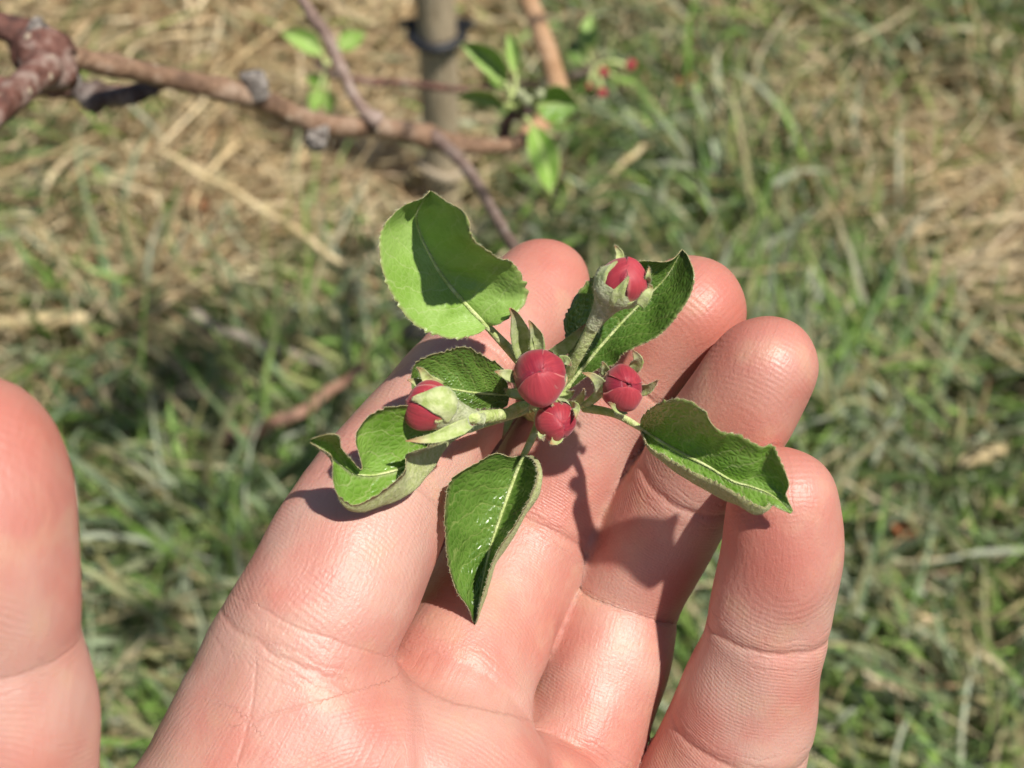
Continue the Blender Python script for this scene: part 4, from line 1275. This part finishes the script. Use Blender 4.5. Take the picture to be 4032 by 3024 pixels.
def plain_leaf(parent, base, tip, wpx, mat, bend=0.0, cup=4.0, roll=0.0, stalk=None, seed=1, lab=None):
    """young leaf from base to tip, (px, py, depth)"""
    b, t = np.array(base, float), np.array(tip, float)
    d = (t - b)[:2]; L = np.linalg.norm(d); n = np.array([-d[1], d[0]]) / L
    def pt(u, off, dz):
        p = b + (t - b) * u
        p[:2] += n * (off + bend * L * 4 * u * (1 - u))
        p[2] += dz
        return tuple(p)
    us = [0, .12, .3, .5, .7, .88, 1]
    ww = [0, .55, .95, 1, .78, .36, 0]
    mid = [pt(u, 0, 0) for u in us]
    A = [pt(u, -w_ * wpx / 2, -cup * w_ + roll * w_) for u, w_ in zip(us, ww)]
    B = [pt(u, w_ * wpx / 2, -cup * w_ - roll * w_) for u, w_ in zip(us, ww)]
    return make_leaf(parent, mid, A, B, mat, stalk=stalk, nu=36, nv=7, teeth=14, tooth=.3, pk=.35, hair=0, mid_r=.5, thick=.25, seed=seed, label=lab)

HUB = (2030, 425, 508)
for (bs, tp, wpx, mt, bend, cup, roll, sd) in [
    ((2000, 330, 508), (1806, 168, 502), 96, M_leaf_fresh, .10, 5, 3, 31), ((1992, 420, 508), (1790, 385, 500), 62, M_leaf_fresh, .10, 4, 5, 32),
    ((2110, 420, 506), (2285, 420, 505), 150, M_leaf_mid, -.06, 5, -3, 33), ((2095, 490, 504), (2170, 768, 496), 118, M_leaf_fresh, -.05, 6, 2, 34),
    ((2030, 300, 512), (2000, 120, 520), 60, M_leaf_fresh, .05, 4, 2, 35), ((1990, 350, 512), (1930, 290, 516), 70, M_leaf_mid, 0, 4, 0, 36)]:
    plain_leaf(branch, bs, tp, wpx, mt, bend, cup, roll, [HUB, ((HUB[0] + bs[0]) / 2, (HUB[1] + bs[1]) / 2 - 6, 507)], sd)
# leaves and buds farther back, on the left and on the right of the stake
for (bs, tp, wpx, mt, bend, cup, roll, sd) in [
    ((1275, 215, 640), (1105, 130, 640), 85, M_leaf_fresh, .1, 4, 0, 41), ((1330, 190, 640), (1440, 130, 640), 80, M_leaf_fresh, -.05, 4, 2, 42),
    ((1260, 340, 640), (1225, 445, 640), 66, M_leaf_fresh, 0, 4, 2, 43), ((1290, 330, 642), (1200, 300, 645), 60, M_leaf_mid, 0, 4, 0, 44), ((1290, 350, 642), (1300, 450, 645), 60, M_leaf_mid, 0, 4, -2, 45),
    ((2310, 200, 700), (2330, 50, 700), 78, M_leaf_fresh, 0, 4, 2, 46), ((2300, 250, 700), (2245, 160, 705), 84, M_leaf_dark, 0, 4, 0, 47), ((2420, 300, 700), (2520, 320, 700), 44, M_leaf_mid, 0, 3, 0, 48),
    ((2330, 300, 700), (2270, 380, 705), 70, M_leaf_dark, 0, 4, 0, 49)]:
    hub = (1280, 270, 640) if bs[0] < 1500 else (2340, 260, 702)
    plain_leaf(branch, bs, tp, wpx, mt, bend, cup, roll, [hub, ((hub[0] + bs[0]) / 2, (hub[1] + bs[1]) / 2, bs[2])], sd)
mb = MB()
limb(mb, [(1390, 310, 640, 12), (1330, 300, 640, 12), (1280, 270, 640, 15), (1240, 235, 640, 12)], 20, 10, .1)
mb.build("twig", M_bark_dark, branch)
mb = MB()
limb(mb, [(2120, 322, 640, 9), (2220, 300, 670, 12), (2300, 285, 695, 14), (2345, 255, 702, 14), (2400, 300, 700, 11)], 30, 10, .1)
mb.build("twig", M_bark_dark, branch)
def far_bud(P, rp, axis):
    c = loc(*P); R = rp * P[2] / F_PX
    w = np.array(axis, float); w /= np.linalg.norm(w)
    m = MB()
    h = np.array([-1.3, -.9, -.5, 0, .4, .75, 1.0, 1.12]); q = np.array([.30, .6, .92, 1.0, .92, .66, .34, .05])
    C = c + w * (h * R)[:, None]
    tube(m, C, q * R, 16, 0, .05, caps=False)
    m.attrs['lu'] = [(0, np.repeat(np.linspace(.3, 1, 8), 16))]
    o = m.build("flower_bud", M_petal, branch)
    m = MB()
    hub = loc(2345, 258, 702)
    tube(m, catmull(np.array([hub, (hub + c) / 2 + [0, 1, 2], c - w * R * .6]), 12), np.linspace(.9, 1.3, 12), 10, 0)
    m.build("flower_stalk", M_stalk, o)
far_bud((2374, 285, 698), 22, (.3, .3, .8)); far_bud((2484, 256, 698), 22, (.6, .4, .6)); far_bud((2370, 366, 698), 20, (.3, -.5, .7))
far_bud((2320, 340, 700), 14, (-.2, -.5, .7))
for (x, y, z) in [(2075, 395, 500), (2125, 372, 500), (2050, 372, 504)]:          # pale unopened buds at the leaf hub
    c = loc(x, y, z)
    m = MB()
    ax = np.array([.2, .4, .8]); ax /= np.linalg.norm(ax)
    h = np.array([-1.3, -.9, -.5, 0, .4, .75, 1.0, 1.12]); q = np.array([.30, .6, .92, 1.0, .92, .66, .34, .05])
    tube(m, c + ax * (h * 2.0)[:, None], q * 1.7, 14, 0, .05, caps=False)
    o = m.build("flower_bud", M_cup, branch)
    m = MB()
    tube(m, catmull(np.array([loc(*HUB), (loc(*HUB) + c) / 2, c - ax]), 10), np.full(10, .8), 8, 0)
    m.build("flower_stalk", M_stalk, o)

# unseen leafy shoots added above the view, positioned to shade the grass
Lc = np.array([LIGHT_DIR @ R_, LIGHT_DIR @ U_, -(LIGHT_DIR @ D_)])
def px_of(v):
    return (2016 + v[0] / -v[2] * F_PX, 1512 - v[1] / -v[2] * F_PX, -v[2])
def over(gx, gy, t):
    g_ = (ground_at(gx, gy) - CP) * 1000
    v = np.array([g_ @ R_, g_ @ U_, -(g_ @ D_)]) - Lc * t
    return v
SHADE = [(150, 1230), (420, 1300), (640, 1390), (860, 1360), (1060, 1480), (1300, 1420), (1520, 1330), (500, 1640), (760, 1780), (1000, 1830), (1240, 1700), (1460, 1640), (560, 2020), (840, 2120), (640, 2420), (1560, 1480)]  # ground spots that the added leaves should darken
keepoff = [loc(*q) for q in ((2030, 425, 508), (2165, 230, 580), (2150, 600, 500), (1900, 250, 505), (2120, 60, 600), (1340, 260, 464), (1600, 520, 490), (2195, 350, 560), (1300, 250, 640), (1002, 330, 434), (1250, 520, 460), (820, 350, 424))]
def clear(a, b):
    p = over(a, b, 0)
    return min(np.linalg.norm(np.cross(k_ - p, Lc)) for k_ in keepoff) > 20
SHADE += [(300, 1500), (720, 1640), (350, 1800), (900, 2260), (560, 2220), (250, 1380), (820, 1520), (1200, 1960), (560, 1480), (980, 2060), (430, 2050), (760, 2000)]
SHADE = [q for q in SHADE if clear(*q) and not (q[0] < 500 and q[1] < 1560)]
vs_ = [over(a, b, 560 + 60 * math.sin(a * .013 + b * .007)) for a, b in SHADE]
vs_.sort(key=lambda v: v[1])
half_ = len(vs_) // 2
line = sorted(vs_[half_:], key=lambda v: -v[0])
start = loc(2020, -180, 640)
mid_pt = (start + line[0]) / 2 + np.array([110, 30, -40])
mb = MB()
C = catmull(np.array([start, mid_pt] + line), 60)
tube(mb, C, np.linspace(3.6, 1.6, 60), 12, 0, .05)
mb.build("shoot", M_bark_tan, branch)  # added limb out of view, carries the shading leaves
low = sorted(vs_[:half_], key=lambda v: -v[0])
mb = MB()
tube(mb, catmull(np.array([C[22]] + low), 50), np.linspace(2.4, 1.2, 50), 10, 0, .05)
mb.build("twig", M_bark_purple, branch)  # second added limb, also unseen, for the lower shading leaves
rl = np.random.default_rng(77)
for k_, v in enumerate(vs_):
    for q_ in range(6):
        dirv = rl.normal(0, 1, 3); dirv /= np.linalg.norm(dirv)
        b_ = v + dirv * 4; t_ = v + dirv * rl.uniform(30, 46)
        if min(np.linalg.norm(np.cross(k - t_, Lc)) for k in keepoff) < 30 or t_[2] > -60:
            continue
        plain_leaf(branch, px_of(b_), px_of(t_), rl.uniform(17, 24) * F_PX / -v[2], [M_leaf_fresh, M_leaf_mid, M_leaf_dark][q_ % 3], rl.uniform(-.08, .08), 3, 1, None, 300 + k_ * 6 + q_)  # added leaves, unseen, set along the sun's path to the grass

# ================================================================== the stake
sb_ = ground_at(1752, 905); sb_ = np.array([sb_[0], sb_[1], -.10])
top_ = to_world(loc(1712, -60, 770))
ax = top_ - ground_at(1752, 905)
stake = thing("tree_stake", "weathered grey wooden stake with a black rubber tie behind the branch", "stake", ground_at(1752, 905))
def ptS(h):
    return ground_at(1752, 905) + ax * h
mb = MB()
Cst = np.array([ptS(h) for h in np.linspace(-.25, 1.9, 60)])
tube(mb, Cst, .0102 * (1 + .02 * np.sin(np.arange(60) * .9)), 20, 0, .03)
ks = NT("stake_wood")
g1 = ks.noise(1.0, 4, .6, ks.n("ShaderNodeTexCoord").outputs["Object"])
mpn = ks.n("ShaderNodeMapping"); mpn.inputs["Scale"].default_value = (320, 320, 14)
ks.set(mpn, "Vector", ks.obj())
g1 = ks.noise(1.0, 5, .65, mpn.outputs[0])
ks.p(Base_Color=ks.ramp(g1, [(.3, (.25, .195, .12)), (.5, (.40, .32, .21)), (.75, (.52, .43, .30))]), Roughness=.75, Normal=ks.bump(g1, .0016), Specular_IOR_Level=.25)
mb.build("pole", ks.m, stake, space='world')
# rubber tie: a ring with a free tail on each side
M_rubber = simple("black_rubber", (.010, .011, .014), (.022, .023, .027), 120, .5, .0005, 260)
hs = None
for h in np.linspace(.5, 1.2, 200):                     # where the stake passes photo row 128
    p = ptS(h) - CP
    if 1512 - F_PX * (p @ U_) / (p @ D_) < 132:
        hs = h; break
tc = ptS(hs); az_ = ax / np.linalg.norm(ax)
ex = np.cross(az_, [0, 1, 0]); ex /= np.linalg.norm(ex); ey = np.cross(az_, ex)
th = np.linspace(0, 2 * math.pi, 40)
mb = MB()
ringp = tc + .0132 * (np.cos(th)[:, None] * ex + np.sin(th)[:, None] * ey)
tube(mb, ringp, .0028, 12, 0, .05, caps=False)
mb.build("rubber_tie", M_rubber, stake, space='world')
mb = MB()
for sgn in (-1, 1):
    Pq = np.array([tc + ex * .010 * sgn - ey * .009, tc + ex * .015 * sgn + az_ * .002 - ey * .006, tc + ex * .0180 * sgn + az_ * .005])
    tube(mb, catmull(Pq, 10), np.linspace(.0030, .0022, 10), 10, 0, .05)
mb.build("tie_end", M_rubber, stake, space='world')
mb = MB()                                              # pale twine lower down
hs2 = .62
t2 = ptS(.30)
tube(mb, t2 + .0115 * (np.cos(th)[:, None] * ex + np.sin(th)[:, None] * ey) + az_ * (.002 * np.sin(th * 2))[:, None], .0024, 10, 0, .1, caps=False)
mb.build("twine", simple("pale_twine", (.26, .21, .14), (.40, .33, .24), 400, .8, .0006, 600), stake, space='world')

# ================================================================== things lying in the grass
def on_ground(P, h=.016):
    return np.array([ground_at(x, y, q if q is not None else h) for x, y, q in [(p[0], p[1], p[2] if len(p) > 2 else None) for p in P]])
M_straw = simple("straw_stem", (.42, .32, .16), (.62, .50, .29), 90, .55, .0006, 300)
M_straw_grey = simple("grey_straw", (.20, .17, .13), (.34, .29, .23), 90, .6, .0006, 300)
M_deadwood = simple("dead_twig", (.20, .10, .06), (.38, .22, .15), 70, .7, .0012, 260)
def lying(name, P, r, mat, label, cat, n=40, group=None):
    C = catmull(on_ground(P), n)
    C[:, 2] += .0015 * np.sin(np.arange(n) * .5)
    o_ = C[0].copy(); o_[2] = 0
    m = MB()
    rr = np.asarray(r) if np.ndim(r) else np.full(n, r)
    if np.ndim(r):
        rr = np.interp(np.linspace(0, 1, n), np.linspace(0, 1, len(r)), r)
    tube(m, C, rr, 8, 0, .06)
    return tag(m.build(name, mat, None, space='world', origin=o_), label, cat, group)
lying("dry_stalk", [(620, 590, .055), (900, 745, .05), (1150, 900, .045), (1380, 1060, .035)], [.0016, .0024, .0022, .0016], M_straw, "long yellow dry grass stalk lying slantwise over the straw patch", "dry stalk")
lying("dry_stalk", [(760, 1240, .03), (840, 1290, .03), (1000, 1345, .035), (1270, 1430, .03)], [.0034, .0030, .0024, .0014], M_straw_grey, "greyish dead stalk in the dark grass left of the hand", "dry stalk")
lying("dry_stalk", [(0, 1290, .03), (130, 1265, .035), (330, 1250, .03)], [.004, .005, .003], M_straw, "short pale flattened stalk at the left edge above the thumb", "dry stalk")
lying("dead_twig", [(860, 1735, .030), (1080, 1670, .045), (1260, 1570, .05), (1430, 1440, .05)], [.0036, .0036, .0030, .0020], M_deadwood, "brown dead twig lying in the grass left of the index finger", "twig")
lying("grass_stem", [(3330, 1480, .03), (3420, 1260, .035), (3520, 1050, .03), (3580, 900, .03)], [.0012, .0018, .0016, .001], simple("green_stem", (.06, .12, .03), (.12, .19, .06), 90, .5), "dark green stem slanting across the straw on the right", "grass stem")
lying("dry_stalk", [(3780, 1830, .03), (3850, 1800, .032), (3960, 1770, .03)], [.003, .0042, .003], M_straw, "short straw coloured stalk by the right edge", "dry stalk")
lying("dry_stalk", [(2350, 760, .035), (2480, 620, .04), (2600, 540, .035)], [.0012, .0022, .0014], M_straw, "thin tan stalk in the grass right of the background leaf cluster", "dry stalk")

M_dead_leaf = simple("dead_leaf_brown", (.22, .075, .03), (.40, .17, .075), 120, .6, .001, 300, trans=((.35, .13, .04), .2))
def dead_leaf(px, py, L, W, rot, label, h=.02, seed=1):
    r = np.random.default_rng(seed)
    c = ground_at(px, py, h)
    u, v = np.linspace(0, 1, 12), np.linspace(-1, 1, 7)
    Uq, Vq = np.meshgrid(u, v, indexing='ij')
    prof = np.sin(np.pi * np.clip(Uq, .02, .98)) ** .7
    x, y = (Uq - .5) * L, Vq * W / 2 * prof
    z = .25 * W * (Vq ** 2) * prof + .15 * L * np.sin(Uq * 3 + r.uniform(0, 3)) * .6 + r.normal(0, .0005, x.shape)
    ca, sa = math.cos(rot), math.sin(rot)
    V = np.stack([c[0] + x * ca - y * sa, c[1] + x * sa + y * ca, c[2] + z], -1).reshape(-1, 3)
    n = len(V)
    idx = np.arange(84).reshape(12, 7)
    fq = np.stack([idx[:-1, :-1], idx[1:, :-1], idx[1:, 1:], idx[:-1, 1:]], -1).reshape(-1, 4)
    ring = np.r_[idx[:, 0], idx[-1, 1:], idx[-2::-1, -1], idx[0, -2:0:-1]]
    rim = np.stack([ring, np.roll(ring, -1), np.roll(ring, -1) + n, ring + n], 1)
    m = MB()
    m.add(np.vstack([V, V - [0, 0, .0006]]), [*map(tuple, fq), *map(tuple, fq[:, ::-1] + n), *map(tuple, rim)])
    tag(m.build("fallen_leaf", M_dead_leaf, None, space='world', origin=(c[0], c[1], 0)), label, "fallen leaf", "dead leaves in the grass")
dead_leaf(2710, 330, .024, .012, .8, "orange brown dead leaf in the upper right of the lawn", seed=1)
dead_leaf(2730, 130, .014, .008, 2.0, "small rusty dead leaf near the top edge right of the buds", seed=2)
dead_leaf(1470, 930, .020, .011, 1.2, "red brown dead leaf left of the big cupped leaf", seed=3)
dead_leaf(2060, 680, .020, .012, .2, "dark red dead leaf below the end of the branch", seed=4)
dead_leaf(780, 800, .018, .012, 2.4, "brown dead leaf below the long yellow stalk", seed=5)
dead_leaf(3560, 2090, .018, .010, 2.2, "rust coloured dead leaf in the shady grass right of the little finger", seed=6)
dead_leaf(3790, 40, .012, .008, .5, "orange dead leaf at the top right corner", seed=7)
dead_leaf(3460, 1590, .012, .009, 1.0, "small orange dead leaf right of the ring fingertip", seed=8)

M_stone = simple("grey_stone", (.13, .125, .13), (.27, .25, .25), 80, .8, .002, 160)
def stone(px, py, R, label, seed):
    r = np.random.default_rng(seed)
    c = ground_at(px, py, R * .5)
    PH, TH = np.meshgrid(np.linspace(0, math.pi, 14), np.linspace(0, 2 * math.pi, 22, endpoint=False), indexing='ij')
    D = np.stack([np.sin(PH) * np.cos(TH), np.sin(PH) * np.sin(TH), .62 * np.cos(PH)], -1)
    rr = np.ones(PH.shape)
    for _ in range(6):
        d = r.normal(0, 1, 3); d /= np.linalg.norm(d)
        rr += .09 * np.sin(3 * D @ d + r.uniform(0, 6)) * np.sin(PH)
    V = c + D * rr[..., None] * R
    idx = np.arange(14 * 22).reshape(14, 22)
    fq = np.stack([idx[:-1], idx[1:], np.roll(idx, -1, 1)[1:], np.roll(idx, -1, 1)[:-1]], -1).reshape(-1, 4)
    m = MB(); m.add(V.reshape(-1, 3), [tuple(q) for q in fq])
    tag(m.build("stone", M_stone, None, space='world', origin=(c[0], c[1], 0)), label, "stone", "stones in the grass")
stone(3060, 640, .012, "larger grey stone half sunk in the grass right of the hand", 1)
stone(3260, 720, .008, "smaller grey stone beside the larger one", 2)
stone(1610, 1300, .013, "blue grey stone peeking out between index finger and cupped leaf", 3)
